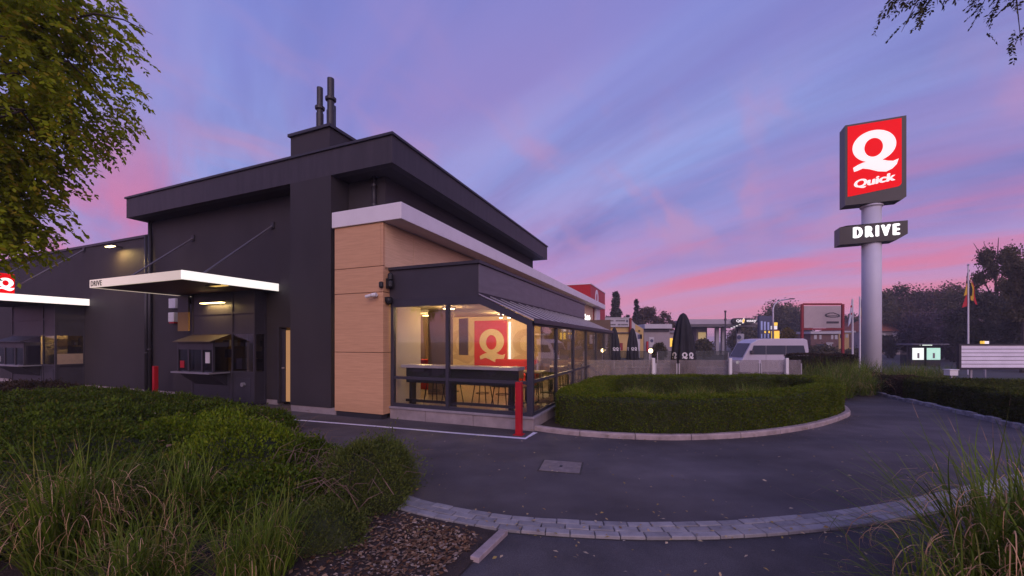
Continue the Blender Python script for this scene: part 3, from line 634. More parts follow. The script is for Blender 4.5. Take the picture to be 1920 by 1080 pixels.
# rooms behind the booths
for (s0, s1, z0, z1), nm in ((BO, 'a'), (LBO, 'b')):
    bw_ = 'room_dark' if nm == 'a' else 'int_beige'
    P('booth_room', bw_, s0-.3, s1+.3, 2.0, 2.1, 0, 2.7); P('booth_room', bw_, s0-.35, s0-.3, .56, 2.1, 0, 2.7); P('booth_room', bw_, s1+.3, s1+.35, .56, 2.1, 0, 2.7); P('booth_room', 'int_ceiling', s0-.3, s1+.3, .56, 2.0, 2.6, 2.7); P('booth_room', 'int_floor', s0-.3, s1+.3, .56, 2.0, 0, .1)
    for i in range(16):
        x = rnd.uniform(s0, s1-.3); z = rnd.choice((.9, 1.25, 1.6)); P('shelf_goods', rnd.choice(('black', 'brown_wall', 'dark_panel', 'steel')), x, x+rnd.uniform(.12, .4), .75, 1.0, z, z+rnd.uniform(.12, .35))
def booth_light(s, t, e, lab):
    k = bthing('strip_lamp', lab, 'lamp', s, t, 2.45); MB().box(s-.3, s+.3, t-.04, t+.04, 2.45, 2.5).build('tube', 'lamp_warm', k); MB().box(s-.32, s+.32, t-.05, t+.05, 2.5, 2.59).build('housing', 'white_plain', k); lamp_light(k, 'POINT', e, WARM, (s, t, 2.35), .08)
booth_light(-9.3, 1.3, 2.2, 'dim strip lamp inside the booth beneath the DRIVE canopy'); booth_light(-18.4, .12, 26, 'warm strip lamp inside the far-left booth')
MB().box(-18.96, -18.90, -.39, .30, .10, 2.5).build('added_bright_panel', 'int_cream', b2); MB().box(-18.89, -18.80, -.2, .28, .95, 1.25).build('equipment', 'steel', b2); MB().box(-18.89, -18.84, .0, .28, 1.55, 1.85).build('notice', 'brown_wall', b2)  # cream panel added behind the side window to make it look bright
fp_ = MB().box(-17.735, -17.729, -.38, .29, .93, 1.30).build('frosted_film', mat('frost', (.62, .50, .38), .8, .1, 6, trans=.6), b2)

# ---------------- wall lamps, sign boxes, cameras
def wall_lamp(lab, s, t, z, e, arm=.25, w=.42):
    k = bthing('wall_lamp', lab, 'lamp', s, t, z, 'warm lamps on the dark wall')
    MB().box(s-w/2, s+w/2, t-arm-.09, t-arm+.03, z-.015, z+.035).build('head', 'pipe', k); MB().box(s-w/2+.01, s+w/2-.01, t-arm-.095, t-arm+.02, z-.034, z-.016).build('light_strip', 'lamp_warm', k)
    MB().box(s-.04, s+.04, t-arm+.03, t-.001, z-.01, z+.03).build('arm', 'pipe', k); lamp_light(k, 'AREA', e, (1, .66, .22), (s, t-arm, z-.06), w, None, .06)
wall_lamp('slim warm wall lamp high on the wall left of the DRIVE canopy', -15.2, .33, 5.0, 26, .28)
wall_lamp('slim warm wall lamp above the serving hatch beneath the DRIVE canopy', -9.55, .015, 2.86, 11, .10, .95)
k = bthing('soffit_lamp', 'small warm lamp set in the underside of the DRIVE canopy', 'lamp', -7.92, -.95, 3.13); MB().box(-8.17, -7.68, -1.06, -.86, 3.126, 3.139).build('diffuser', mat('lamp_soft', (.9, .6, .25), .5, 0, 2, emit=(1, .60, .16), estr=.85), k); MB().box(-8.20, -7.65, -1.09, -1.06, 3.118, 3.139).box(-8.20, -7.65, -.86, -.83, 3.118, 3.139).build('trim', 'dark_metal', k); lamp_light(k, 'AREA', 4, (1, .66, .24), (-7.92, -.95, 3.115), .4, None, .15)
sb = bthing('meter_box', 'small white box hanging beside the drive canopy wall', 'box', -12.0, .3, 2.4); MB().box(-12.25, -11.95, .18, .345, 2.36, 2.66).build('case', 'white_plain', sb, .02); MB().box(-12.23, -11.97, .2, .33, 2.32, 2.36).build('base', 'red_paint', sb); MB().box(-12.25, -11.9, .2, .345, 2.8, 3.1).build('cover', 'post_grey', sb)
hb = bthing('hanging_sign', 'ochre board with dark upper half hanging left of the serving hatch', 'sign', -11.1, .0, 2.1); MB().box(-11.3, -10.78, -.05, -.01, 2.06, 2.62).build('board', mat('ochre', (.34, .20, .06), .6, .1, 3), hb); MB().box(-11.3, -10.78, -.052, -.008, 2.62, 3.12).build('upper_board', 'dark_panel', hb)
cm = bthing('security_camera', 'white twin security camera on the wood tower beside its edge', 'camera', -3.62, -.25, 2.75)
MB().tube([(-3.56, -.26, 2.78), (-3.60, -.36, 2.78)], .03, 10).build('mount', 'white_plain', cm); MB().tube([(-3.50, -.36, 2.78), (-3.60, -.38, 2.77)], .045, 12).build('housing', 'white_plain', cm); MB().tube([(-3.62, -.38, 2.77), (-3.76, -.40, 2.74)], .035, 12).build('housing', 'white_plain', cm)
for zz, lab in ((3.06, 'black cluster of outdoor speakers beside the dark window fascia'), (2.66, 'small black dome camera under the speaker cluster on the wood edge')):
    k = bthing('wall_speaker' if zz > 3 else 'dome_camera', lab, 'speaker' if zz > 3 else 'camera', -3.39, -.12, zz)
    if zz > 3:
        MB().box(-3.41, -3.34, -.16, -.10, zz-.12, zz+.10).build('bracket', 'black', k)
        for dz, r in ((.12, .06), (-.04, .07)): MB().lathe([(r*.5, -.08), (r, -.05), (r, .06), (r*.6, .09)], 14, (-3.28, -.16, zz+dz)).build('horn', 'black', k)
        MB().lathe([(.03, -.07), (.05, -.04), (.05, .05), (.03, .07)], 12, (-3.42, -.30, zz-.06)).build('horn', 'black', k)
    else: MB().lathe([(.02, -.09), (.07, -.06), (.09, 0), (.09, .05)], 16, (-3.34, -.14, zz)).build('dome', 'black', k); MB().box(-3.41, -3.30, -.2, -.08, zz+.05, zz+.08).build('bracket', 'black', k)
def bollard(s, t, lab):
    k = bthing('bollard', lab, 'bollard', s, t, 0, 'red bollards'); MB().box(s-.055, s+.055, t-.055, t+.055, .012, .99).build('post', 'red_paint', k, .006); MB().box(s-.09, s+.09, t-.09, t+.09, 0, .012).build('base_plate', 'red_paint', k)
bollard(-.117, -.386, 'red square bollard at the corner of the glazed extension'); bollard(-12.25, -.15, 'red square bollard at the dark wall left of the serving booth')

# ---------------- pylon sign
SX, ST = 9.59, 12.256
py = bthing('pylon_sign', 'tall grey pylon with red lit Q logo sign box over a DRIVE box', 'sign', SX, ST, 0)
MB().lathe([(.30, 0), (.30, 7.05)], 32, (SX, ST, 0)).build('post', 'post_grey', py, smooth=True); MB().lathe([(.34, 0), (.36, .04), (.31, .1)], 32, (SX, ST, 6.93)).build('collar', 'post_grey', py, smooth=True)
tf = ST-.35
cs = MB().poly([(8.66, tf, 7.02), (8.66, tf, 10.13), (10.49, tf, 10.13), (10.49, tf, 7.12), (10.36, tf, 7.02)], (0, .58, 0)).build('sign_case', 'sign_case', py)
fc = [(8.735, 7.34), (8.735, 10.055), (10.35, 10.055)]+[(10.35-.16*(1-math.cos(a)), 7.66-.14*math.sin(a)) for a in [i*math.pi/16 for i in range(9)]]
MB().poly([(a, tf-.012, b) for a, b in fc], (0, .011, 0)).build('sign_face', 'sign_red', py)
q_mb(.654, front(9.535, tf-.013, 9.16)).build('logo', 'sign_white', py); text_mb('Quick', 1.26, .36, front(9.55, tf-.013, 7.83), .035, .22, .012, R(6)).build('lettering', 'sign_white', py)
MB().lathe([(.022, 0), (.022, .01)], 12, (0, 0, 0)).add([], []) 
MB().poly([(8.50, tf+.05, 5.52), (8.50, tf+.05, 6.20), (8.72, tf, 6.235), (10.53, tf, 6.235), (10.53, tf, 5.74), (10.20, tf, 5.53), (8.72, tf, 5.51)], (0, .58, 0)).build('lower_case', 'sign_case', py)
text_mb('DRIVE', 1.40, .43, front(9.60, tf-.002, 5.93), .045, 0, .02, 0, 1.55).build('lettering', 'sign_bright', py)

# ---------------- terrace: screens, parasols, posts
def screen(lab, u0, u1, Y, z1, m='glass_screen', grp='glass wind screens round the terrace'):
    x0, x1 = (u0-CX)/F*Y, (u1-CX)/F*Y; k = thing('wind_screen', lab, 'wind screen', ((x0+x1)/2, Y, 0), 0, grp); h = (x1-x0)/2
    MB().box(-h+.02, h-.02, -.006, .006, .06, z1).build('pane', m, k)
    for x in (-h+.02, h-.02): MB().box(x-.018, x+.018, -.02, .02, 0, z1*.9).build('post', 'steel', k)
    MB().box(-h+.04, h-.04, -.015, .015, .03, .06).build('bottom_rail', 'steel', k)
for (a, b, w) in ((1092, 1222, 'left of the lamp-lit post, nearest the building'), (1228, 1270, 'just left of the big closed parasol'), (1272, 1366, 'directly behind the big closed parasol'), (1370, 1424, 'right of the parasol beneath the white van'), (1426, 1472, 'beneath the rear of the white van'), (1476, 1503, 'narrowest at the right end')):
    screen('dirty glass wind screen in the near row, '+w, a, b, 12.9, 1.15)
for (a, b, w) in ((1100, 1218, 'behind the two small parasols'), (1232, 1300, 'behind the big closed parasol'), (1302, 1366, 'below the petrol station')): screen('dirty glass wind screen in the far row, '+w, a, b, 26.6, 1.12, 'glass_screen_far', 'far row of wind screens')
def parasol(u, Y, ztop, r, lab):
    k = thing('parasol', lab, 'parasol', ((u-CX)/F*Y, Y, 0), 0, 'closed black terrace parasols')
    rip = lambda a, z: 1+.17*math.cos(9*a+.6*math.sin(2*a))*min(1, (ztop-z)*1.3)+.04*math.sin(3*a+z*2)
    H_ = ztop-.58
    prof = [(r*.92, .58), (r, .66), (r*.94, .58+.3*H_), (r*.82, .58+.55*H_), (r*.62, .58+.78*H_), (r*.45, .58+.9*H_), (r*.28, .58+.97*H_), (.02, ztop)]
    MB().lathe(prof, 64, ripple=rip).build('canopy', 'fabric_dark', k, smooth=True); MB().tube([(0, 0, .05), (0, 0, .6)], .03, 10).build('pole', 'steel', k); MB().lathe([(.3, 0), (.3, .05), (.05, .07)], 24).build('base', 'dark_metal', k)
    for a in (-158, -106, -74, -22):
        an = R(a); n = Vector((math.cos(an), math.sin(an), 0)); tx = Vector((-n.y, n.x, 0)); q0 = Vector((0, 0, 1.30))+n*(r*1.03)
        q_mb(.085, lambda x, y, d: q0+tx*x*1.0+Vector((0, 0, y*1.05))+n*d).build('logo', 'white_plain', k)
    return k
parasol(1281, 13.7, 2.72, .37, 'large closed black parasol in the middle of the terrace')
parasol(1152, 25.0, 2.62, .33, 'small closed black parasol nearest the building'); parasol(1186, 25.6, 2.60, .34, 'small closed black parasol, right one of the two far ones')
def post_lamp(u, Y, lab):
    k = thing('post_lamp', lab, 'lamp', ((u-CX)/F*Y, Y, 0), 0, 'small warm terrace lamps'); MB().tube([(0, 0, 0), (0, 0, 1.12)], .035, 10).build('post', 'steel', k); MB().lathe([(.05, 1.12), (.10, 1.17), (.11, 1.26), (.06, 1.33)], 14).build('globe', 'lamp_warm', k)
post_lamp(1220, 22, 'small glowing terrace lamp right of the two small parasols'); post_lamp(1121, 20, 'small glowing terrace lamp seen beside the glazed extension')
for u, lab in ((1225, 'white square post before the glowing terrace lamp'), (1369, 'white square post below the nose of the van'), (1475, 'white square post below the rear of the van')):
    k = tag(MB().box(-.045, .045, -.04, .04, 0, 1.22).box(-.07, .07, -.06, .06, 0, .03).build('screen_post', 'white_plain', bevel=.006), lab, 'post', 'white posts along the wind screens'); k.location = ((u-CX)/F*12.75, 12.75, 0)
# ================================================================== planting
G = lambda *c: [tuple(x) for x in c]
mat('leaf_hedge', (0, 0, 0), .55, .25, 2.0, island=G((0.040, 0.074, 0.004), (0.081, 0.129, 0.006), (0.132, 0.179, 0.010), (0.061, 0.100, 0.005), (0.153, 0.126, 0.013)), trans=.15)
mat('leaf_dark', (0, 0, 0), .6, .3, 1.5, island=G((0.027, 0.044, 0.007), (0.051, 0.073, 0.010), (0.074, 0.090, 0.012), (0.039, 0.056, 0.008), (0.088, 0.073, 0.015)), trans=.12)
mat('leaf_brown', (0, 0, 0), .65, .3, 1.5, island=G((.045, .030, .020), (.060, .036, .026), (.040, .038, .018), (.075, .045, .032)), trans=.12)
mat('leaf_bright', (0, 0, 0), .5, .25, 2.5, island=G((0.070, 0.131, 0.006), (0.124, 0.193, 0.008), (0.097, 0.150, 0.008), (0.177, 0.219, 0.012), (0.062, 0.096, 0.007)), trans=.2)
mat('leaf_cover', (0, 0, 0), .55, .3, 2.0, island=G((0.037, 0.076, 0.005), (0.066, 0.111, 0.008), (0.088, 0.134, 0.010), (0.050, 0.083, 0.009), (0.110, 0.104, 0.013)), trans=.15)
mat('leaf_juniper', (0, 0, 0), .6, .3, 3.0, island=G((0.055, 0.080, 0.017), (0.088, 0.120, 0.023), (0.117, 0.140, 0.028), (0.078, 0.090, 0.022), (0.069, 0.110, 0.015)), trans=.1)
mat('leaf_tree', (0, 0, 0), .6, .25, 1.2, island=G((.24, .30, .010), (.28, .35, .012), (.32, .38, .016), (.25, .32, .012), (.46, .34, .03), (.26, .34, .012), (.30, .36, .016)), trans=.55)
mat('leaf_twig', (0, 0, 0), .6, .3, 2, island=G((.035, .038, .012), (.05, .05, .016), (.07, .062, .018)), trans=.25)
mat('far_green', (0, 0, 0), .8, .3, .3, island=G((0.088, 0.085, 0.050), (0.128, 0.110, 0.060), (0.097, 0.083, 0.055), (0.156, 0.122, 0.060)), trans=.2)  # far leaf colours raised to carry the paleness of haze
mat('far_brown', (0, 0, 0), .8, .3, .3, island=G((0.117, 0.077, 0.063), (0.156, 0.102, 0.076), (0.097, 0.074, 0.066), (0.175, 0.114, 0.066)), trans=.2)
mat('far_dark', (0, 0, 0), .8, .3, .3, island=G((0.050, 0.053, 0.043), (0.074, 0.065, 0.056), (0.060, 0.057, 0.052), (0.092, 0.084, 0.059)), trans=.15)
mat('far_purple', (0, 0, 0), .8, .3, .3, island=G((0.068, 0.048, 0.063), (0.096, 0.065, 0.083), (0.060, 0.048, 0.059)), trans=.15)
mat('far_yellow', (0, 0, 0), .8, .3, .3, island=G((.14, .10, .025), (.20, .13, .03), (.09, .09, .03)), trans=.2)
mat('bark', (.055, .042, .036), .9, .3, 6, .6, 30)
mat('twig', (.16, .105, .075), .85, .3, 9)
mat('hedge_core', (.032, .040, .012), .95, .3, 4)
mat('blade', (0, 0, 0), .5, .25, 3, island=G((0.080, 0.140, 0.012), (0.123, 0.190, 0.018), (0.174, 0.224, 0.030), (0.094, 0.157, 0.014), (0.072, 0.112, 0.012), (0.217, 0.213, 0.050)), trans=.25)
mat('blade_dry', (0, 0, 0), .6, .2, 3, island=G((0.486, 0.272, 0.134), (0.635, 0.396, 0.204), (0.374, 0.198, 0.096), (0.785, 0.528, 0.292)), trans=.25)
mat('fallen', (0, 0, 0), .7, .2, 3, island=G((.30, .20, .09), (.42, .33, .17), (.20, .11, .05), (.50, .42, .30), (.36, .22, .08), (.25, .2, .06)))
mat('chips', (0, 0, 0), .8, .2, 3, island=G((.12, .06, .032), (.20, .105, .052), (.30, .20, .12), (.08, .045, .028), (.24, .14, .07), (.40, .32, .24), (.10, .05, .03), (.16, .075, .03)))

def lump(x, y, z=0, k=1.0): return np.sin(x*3.1*k+1.3*np.sin(y*2.3*k+z*2))+np.sin(y*3.7*k+1.1*np.sin(x*1.9*k))+.6*np.sin(7.3*x*k+z*5)*np.sin(6.1*y*k)
def hedge(name, lab, path, w, h, n, size, m, closed=False, core='hedge_core', rough=.03, cat='hedge', group=None):
    path = np.asarray(path, float)
    if closed: path = np.vstack([path, path[:1]])
    path = resample(path, .12); nn = normals2(path); c = path.mean(0)
    k = thing(name, lab, cat, (c[0], c[1], .0), 0, group); loc = path-c
    prof = [(-w/2+.05, 0), (-w/2+.04, h-.09), (-w/2+.10, h-.04), (w/2-.10, h-.04), (w/2-.04, h-.09), (w/2-.05, 0)]; np_ = len(prof); mb = MB()
    for i, (p, q) in enumerate(zip(loc, nn)):
        for a, z in prof: mb.v.append((p[0]+q[0]*a, p[1]+q[1]*a, z))
        if i:
            for j in range(np_-1): a = (i-1)*np_+j; mb.f.append((a, a+1, a+1+np_, a+np_))
    mb.f += [tuple(range(np_)), tuple(range(len(mb.v)-np_, len(mb.v)))[::-1]]; mb.build('stem_core', core, k)
    seg = np.r_[0, np.cumsum(np.linalg.norm(np.diff(loc, axis=0), axis=1))]; u = rng.uniform(0, seg[-1], n)
    px = np.interp(u, seg, loc[:, 0]); pyy = np.interp(u, seg, loc[:, 1]); qx = np.interp(u, seg, nn[:, 0]); qy = np.interp(u, seg, nn[:, 1])
    per = 2*h+w; r = rng.uniform(0, per, n); a = np.where(r < h, -w/2, np.where(r < h+w, r-h-w/2, w/2)); z = np.where(r < h, r, np.where(r < h+w, h, per-r))
    oa = np.where(r < h, -1., np.where(r < h+w, 0, 1.)); oz = np.where((r >= h) & (r < h+w), 1., .15)
    ends = rng.random(n) < (0 if closed else .06); 
    tipx = np.gradient(loc[:, 0]); tipy = np.gradient(loc[:, 1])
    d = rng.normal(0, .022, n)+rough*lump(px+c[0], pyy+c[1], z, 1.2)*.6
    X = px+qx*(a+oa*d); Y = pyy+qy*(a+oa*d); Z = np.maximum(.01, z+oz*d*.8)
    e = ends; sgn = np.where(rng.random(n) < .5, 0, len(loc)-1); tv = np.stack([tipx, tipy], 1); tv /= np.linalg.norm(tv, axis=1)[:, None]; of = np.where(sgn == 0, -1, 1)*(.01+d)
    aa = rng.uniform(-w/2, w/2, n); zz = rng.uniform(0, h, n)
    X = np.where(e, loc[sgn, 0]+nn[sgn, 0]*aa+tv[sgn, 0]*of, X); Y = np.where(e, loc[sgn, 1]+nn[sgn, 1]*aa+tv[sgn, 1]*of, Y); Z = np.where(e, zz, Z)
    D = np.stack([qx*oa, qy*oa, oz], 1)+rng.normal(0, .7, (n, 3))
    V, q = leaf_arrays(np.stack([X, Y, Z], 1), D, size, .55); np_mesh('foliage', V, q, m, k); return k
ih = np.array([p for p in isl]); nI = normals2(ih); hp = ih+nI*.36
hp = hp[(np.arange(len(hp)) > 8)]
hp = hp[10:-6]
loop = smooth_path([(5.0, 12.1), (3.4, 12.0), (2.75, 11.7), (2.3, 10.8), (1.72, 9.5), (1.28, 8.55)]+[(1.3, 8.08)]+[tuple(q) for q in hp[4::14]]+[(8.35, 12.1), (8.0, 12.3), (7.0, 12.2), (5.1, 12.1)], .12)
hedge('hedge', 'clipped green box hedge ringing the kerbed island beside the glass corner', loop, .52, .70, 170000, .030, 'leaf_hedge', True, rough=.02)
nv = normals2(ver)
sel = [i for i in range(len(ver)) if ver[i][1] < 12.3]
hedge('hedge', 'broad dark hedge along the worn kerb at the right edge', (ver+nv*1.75)[sel], 2.9, .62, 120000, .045, 'leaf_dark', rough=.06)
sel2 = [i for i in range(len(ver)) if 12.1 < ver[i][1] < 15.5]
hedge('hedge', 'reddish brown low hedge at the bend before the grey pylon', (ver+nv*.75)[sel2], 1.0, .55, 26000, .045, 'leaf_brown', rough=.06)
hedge('hedge', 'long clipped brownish hedge beyond the terrace, below the red framed billboard', [at(1478, 0, 22)[:2], at(1600, 0, 21)[:2]], .9, 1.0, 16000, .07, 'leaf_brown', rough=.05)

def dome(name, lab, cx, cy, rx, ry, h, n, size, m, width=.45, spike=.0, group='low shrubs in the planting bed'):
    k = thing(name, lab, 'shrub', (cx, cy, .016), 0, group)
    mb = MB(); nr, na = 6, 20
    for i in range(nr+1):
        t = i/nr
        for j in range(na):
            a = 2*math.pi*j/na; rr = math.cos(t*math.pi/2)*.92; zz = h*.84*math.sin(t*math.pi/2); q = 1+.06*math.sin(3*a+cx)+.05*math.sin(5*a+cy); mb.v.append((rx*rr*q*math.cos(a), ry*rr*q*math.sin(a), zz))
        if i:
            for j in range(na): a = (i-1)*na+j; b = (i-1)*na+(j+1) % na; mb.f.append((a, b, b+na, a+na))
    mb.build('stem_core', 'hedge_core', k)
    a = rng.uniform(0, 2*math.pi, n); t = np.arcsin(rng.uniform(0, 1, n)**.85); rr = np.cos(t); q = 1+.06*np.sin(3*a+cx)+.05*np.sin(5*a+cy)
    N = np.stack([rr*np.cos(a)/rx, rr*np.sin(a)/ry, np.sin(t)/h], 1); N = unit(N)
    P_ = np.stack([rx*rr*q*np.cos(a), ry*rr*q*np.sin(a), h*np.sin(t)], 1); sp_ = lump(P_[:, 0]*3+cx, P_[:, 1]*3+cy, P_[:, 2]*3, 2.4); d = .075*lump(P_[:, 0]+cx, P_[:, 1]+cy, P_[:, 2], 2.2)*h+rng.normal(0, .03, n)+(spike+.10)*rng.random(n)**2.5*np.clip(sp_, 0, 2)*.6
    P_ = P_+N*d[:, None]; P_[:, 2] = np.maximum(P_[:, 2], .005)
    size = size*rng.uniform(.5, 1.45, n); V, f = leaf_arrays(P_, N*.8+np.array([0, 0, .4])+rng.normal(0, .65, (n, 3)), size, width); np_mesh('foliage', V, f, m, k)
    return k
dome('juniper_shrub', 'bushy juniper shrub at the lane edge above the paving strip', -1.58, 4.40, .50, .46, .60, 26000, .032, 'leaf_juniper', .28, .10)
dome('juniper_shrub', 'small juniper sprawling over the litter below the taller juniper', -1.75, 3.55, .45, .35, .26, 9000, .030, 'leaf_juniper', .28, .06)
DM = [(-2.45, 4.85, .50, .50, .46, 'leaf_cover', 'greyish shrub with bare twigs left of the lane-edge juniper'), (-3.32, 4.95, .85, .80, .66, 'leaf_bright', 'brightest green leafy shrub in the middle of the bed'),
      (-4.95, 7.35, .8, .9, .42, 'leaf_cover', 'low shrub at the bed edge nearest the dark pillar'), (-4.75, 6.15, 1.1, 1.0, .52, 'leaf_bright', 'wide leafy shrub facing the door by the pillar'), (-6.5, 8.0, 1.5, 1.1, .42, 'leaf_cover', 'spreading shrub in front of the serving booth'),
      (-8.5, 9.1, 1.9, 1.3, .42, 'leaf_cover', 'spreading shrub in front of the far red bollard'), (-7.2, 6.5, 1.6, 1.3, .62, 'leaf_cover', 'broad dark shrub in the middle left of the bed'), (-5.4, 4.9, 1.2, 1.0, .66, 'leaf_cover', 'shrub right behind the tall grass at lower left'),
      (-11.2, 10.2, 2.0, 1.4, .44, 'leaf_cover', 'spreading shrub beneath the lamp-lit plain wall'), (-3.6, 3.75, .9, .6, .50, 'leaf_cover', 'shrub between the two tall grass clumps'), (-9.8, 7.8, 1.7, 1.5, .62, 'leaf_cover', 'broad shrub at the left edge before the far booth'), (-13.9, 11.3, 1.6, 1.3, .5, 'leaf_brown', 'brownish shrub at the left edge beside the far booth'), (-2.35, 3.95, .6, .45, .42, 'leaf_cover', 'low shrub over the litter left of the lane-edge juniper'), (-6.6, 3.9, 1.1, 1.0, .6, 'leaf_cover', 'shrub in the lower left corner behind grass')]
for (x, y, rx, ry, h, m, lab) in DM: dome('shrub', lab, x, y, rx, ry, h, int(min(30000, 15000*(rx*ry+.4))), .038 if y < 5.6 else .05, m)
# dry twigs in the shrubs
def twigs(lab, cx, cy, h, n, spread):
    mb = MB()
    for i in range(n):
        a = rnd.uniform(0, 6.28); x, y = rnd.gauss(0, spread*.4), rnd.gauss(0, spread*.4); L = rnd.uniform(.2, .5); z = h*rnd.uniform(.5, 1.0); dx, dy = math.cos(a)*L, math.sin(a)*L
        mb.tube([(x, y, z*.4), (x+dx*.5, y+dy*.5, z), (x+dx, y+dy, z+rnd.uniform(-.12, .1))], [.005, .004, .0015], 4, False)
    o = tag(mb.build('dry_branches', 'twig'), lab, 'branches', 'dry branches among the shrubs', 'stuff'); o.location = (cx, cy, .016)
twigs('bundle of dry bare branches in the shrub left of the juniper', -2.25, 4.65, .55, 110, .7); twigs('dry bare branches at the foot of the lane-edge juniper', -1.7, 4.1, .5, 70, .6); twigs('few dry branches on the wide shrub facing the door', -3.7, 5.9, .52, 35, 1.0)
# ---------------- ornamental grasses
def grass(lab, x, y, n, nd, r0, hmin, hmax, lean=.28, curl=.9, width=.008, z=.016, az=None, group='ornamental grass clumps', dcurl=2.2):
    k = thing('grass_clump', lab, 'grass', (x, y, z), 0, group); K = 14; N = n+nd
    a = rng.uniform(0, 2*math.pi, N); b = rng.uniform(0, 2*math.pi, N); rr = r0*np.sqrt(rng.random(N)); L = rng.uniform(hmin, hmax, N)
    th = np.abs(rng.normal(lean, lean*.7, N)); cu = curl*rng.uniform(.2, 1.3, N); tip = np.where(np.arange(N) < n, rng.uniform(0, .7, N), rng.uniform(.8, 1.5, N)*dcurl); cut = np.where(np.arange(N) < n, rng.uniform(.8, 1.3, N), rng.uniform(.30, .70, N))
    p = np.stack([rr*np.cos(b), rr*np.sin(b), np.zeros(N)], 1); S = np.stack([-np.sin(a), np.cos(a), np.zeros(N)], 1); wob = rng.normal(0, .16, N); V = np.zeros((N, K+1, 2, 3)); br = np.where(rng.random(N) < .12, rng.uniform(.4, .8, N), 2)
    for i in range(K+1):
        t = i/K; w = width*(1-t**2.4)*(.55+.9*min(t*3, .5))*np.where(t > cut, .62, 1); V[:, i, 0] = p-S*w[:, None]/2; V[:, i, 1] = p+S*w[:, None]/2
        ang = th+cu*t**1.6+tip*np.clip((t-cut*.85)/(1.02-cut*.85), 0, 1)**1.3*1.6*(cut < .8)+1.1*(t > br); az_ = a+wob*t*3
        p = p+np.stack([np.sin(ang)*np.cos(az_), np.sin(ang)*np.sin(az_), np.cos(ang)], 1)*(L/K)[:, None]
    V[..., 2] = np.maximum(V[..., 2], .01); base = np.arange(N)[:, None]*(2*(K+1))+np.arange(K)[None]*2; q = np.stack([base, base+1, base+3, base+2], -1); dry = (np.arange(K)[None]/K) >= cut[:, None]
    for nm, m, sel in (('green_blades', 'blade', ~dry), ('dry_tips', 'blade_dry', dry)):
        f = q[sel]
        if len(f): ids, inv = np.unique(f, return_inverse=True); tag(np_mesh(nm, V.reshape(-1, 3)[ids], inv.reshape(-1, 4), m, k), kind='stuff')
    return k
grass('tallest grass clump with dry arching tips at lower left', -3.35, 3.05, 300, 230, .24, .65, 1.20, .28, .7, .012); grass('grass clump at the lower left corner', -4.25, 2.85, 220, 220, .28, .5, 1.0, .38, .8, .012)
grass('grass clump behind the lower left clumps beside the green shrubs', -3.00, 3.62, 240, 90, .22, .5, .95, .30, .7, .010); grass('low fresh green grass clump at the bottom beside the bare litter', -1.88, 2.95, 420, 90, .24, .35, .72, .38, .7, .008); grass('drooping grass clump at the bottom between the tall clump and the fresh one', -2.55, 2.80, 230, 170, .24, .4, .8, .5, .9, .009)
grass('large arching grass clump at the lower right corner', 3.40, 2.66, 360, 260, .32, .8, 1.45, .55, .8, .014, .004); grass('second grass clump at the right edge beside the arching one', 4.35, 3.05, 240, 150, .25, .6, 1.1, .40, .8, .013, .004); grass('sparse dry grass clump drooping along the bottom edge at right', 2.75, 2.45, 90, 150, .3, .5, .9, .75, 1.0, .010, .004)
for i, (x, y) in enumerate([(2.2, 9.2), (3.0, 9.6), (3.8, 9.2), (4.6, 9.7), (5.4, 9.3), (6.2, 9.9), (7.0, 10.1), (3.4, 10.8), (5.0, 10.9), (6.5, 11.0)]):
    grass('fine grass clump inside the hedge ring, %s from the building in its row' % ('first', 'second', 'third', 'fourth', 'fifth', 'sixth', 'seventh', 'first in the rear row', 'second in the rear row', 'third in the rear row')[i] if i < 7 else 'fine grass clump inside the hedge ring, %s in the rear row' % ('first', 'second', 'third')[i-7], x, y, 420, 160, .35, .4, .72, .5, .9, .011, .05, group='grasses inside the hedge ring', dcurl=1.2)
for (u, Y, h, w, lab) in ((1545, 14.2, 1.15, .7, 'tall grass mound left of the grey pylon'), (1590, 13.2, 1.2, .7, 'tall grass mound just left of the pylon foot'), (1612, 15.0, 1.15, .6, 'grass mound directly before the pylon post'), (1690, 15.2, 1.05, .8, 'grass mound right of the pylon post'), (1740, 15.6, .95, .7, 'grass mound below the lit bus shelter'), (1660, 14.0, .75, .7, 'low grass mound at the pylon foot'), (1565, 12.4, .9, .45, 'grass clump at the rear right corner of the hedge ring')):
    grass(lab, (u-CX)/F*Y, Y, 900, 260, w, h*.6, h*1.15, .45, 1.0, .014, .03, group='grass mounds round the pylon', dcurl=1.1)
# ---------------- litter
def litter(name, pts, size, m, z): 
    n = len(pts); Pn = np.c_[pts, np.full(n, z)+rng.uniform(0, .012, n)]; a = rng.uniform(0, 6.28, n); D = np.stack([np.cos(a), np.sin(a), rng.normal(0, .15, n)], 1); L = size*rng.uniform(.5, 1.4, n); S = np.stack([-np.sin(a), np.cos(a), rng.normal(0, .2, n)], 1)
    V = np.stack([Pn, Pn+D*L[:, None]*.5+S*L[:, None]*.26+[0, 0, .004], Pn+D*L[:, None], Pn+D*L[:, None]*.5-S*L[:, None]*.26+[0, 0, .004]], 1).reshape(-1, 3); V[:, 2] = np.maximum(V[:, 2], z-.002)
    return tag(np_mesh(name, V, np.arange(n*4).reshape(-1, 4), m), kind='stuff')
c_ = rng.normal(size=(2300, 2))*[.40, .42]+[-.75, 3.35]; c2_ = rng.uniform([-2.2, 2.3], [-.4, 4.1], (900, 2)); al = np.vstack([c_, c2_])
ok = (al[:, 0] < -.30-(3.62-al[:, 1])*.47+.08) & (al[:, 1] < 3.55-(al[:, 0]+.25)*.55)
tag(litter('leaf_litter', al[ok], .042, 'chips', .024), 'brown and pale leaf litter on the bare soil by the edging stone', 'leaf litter')
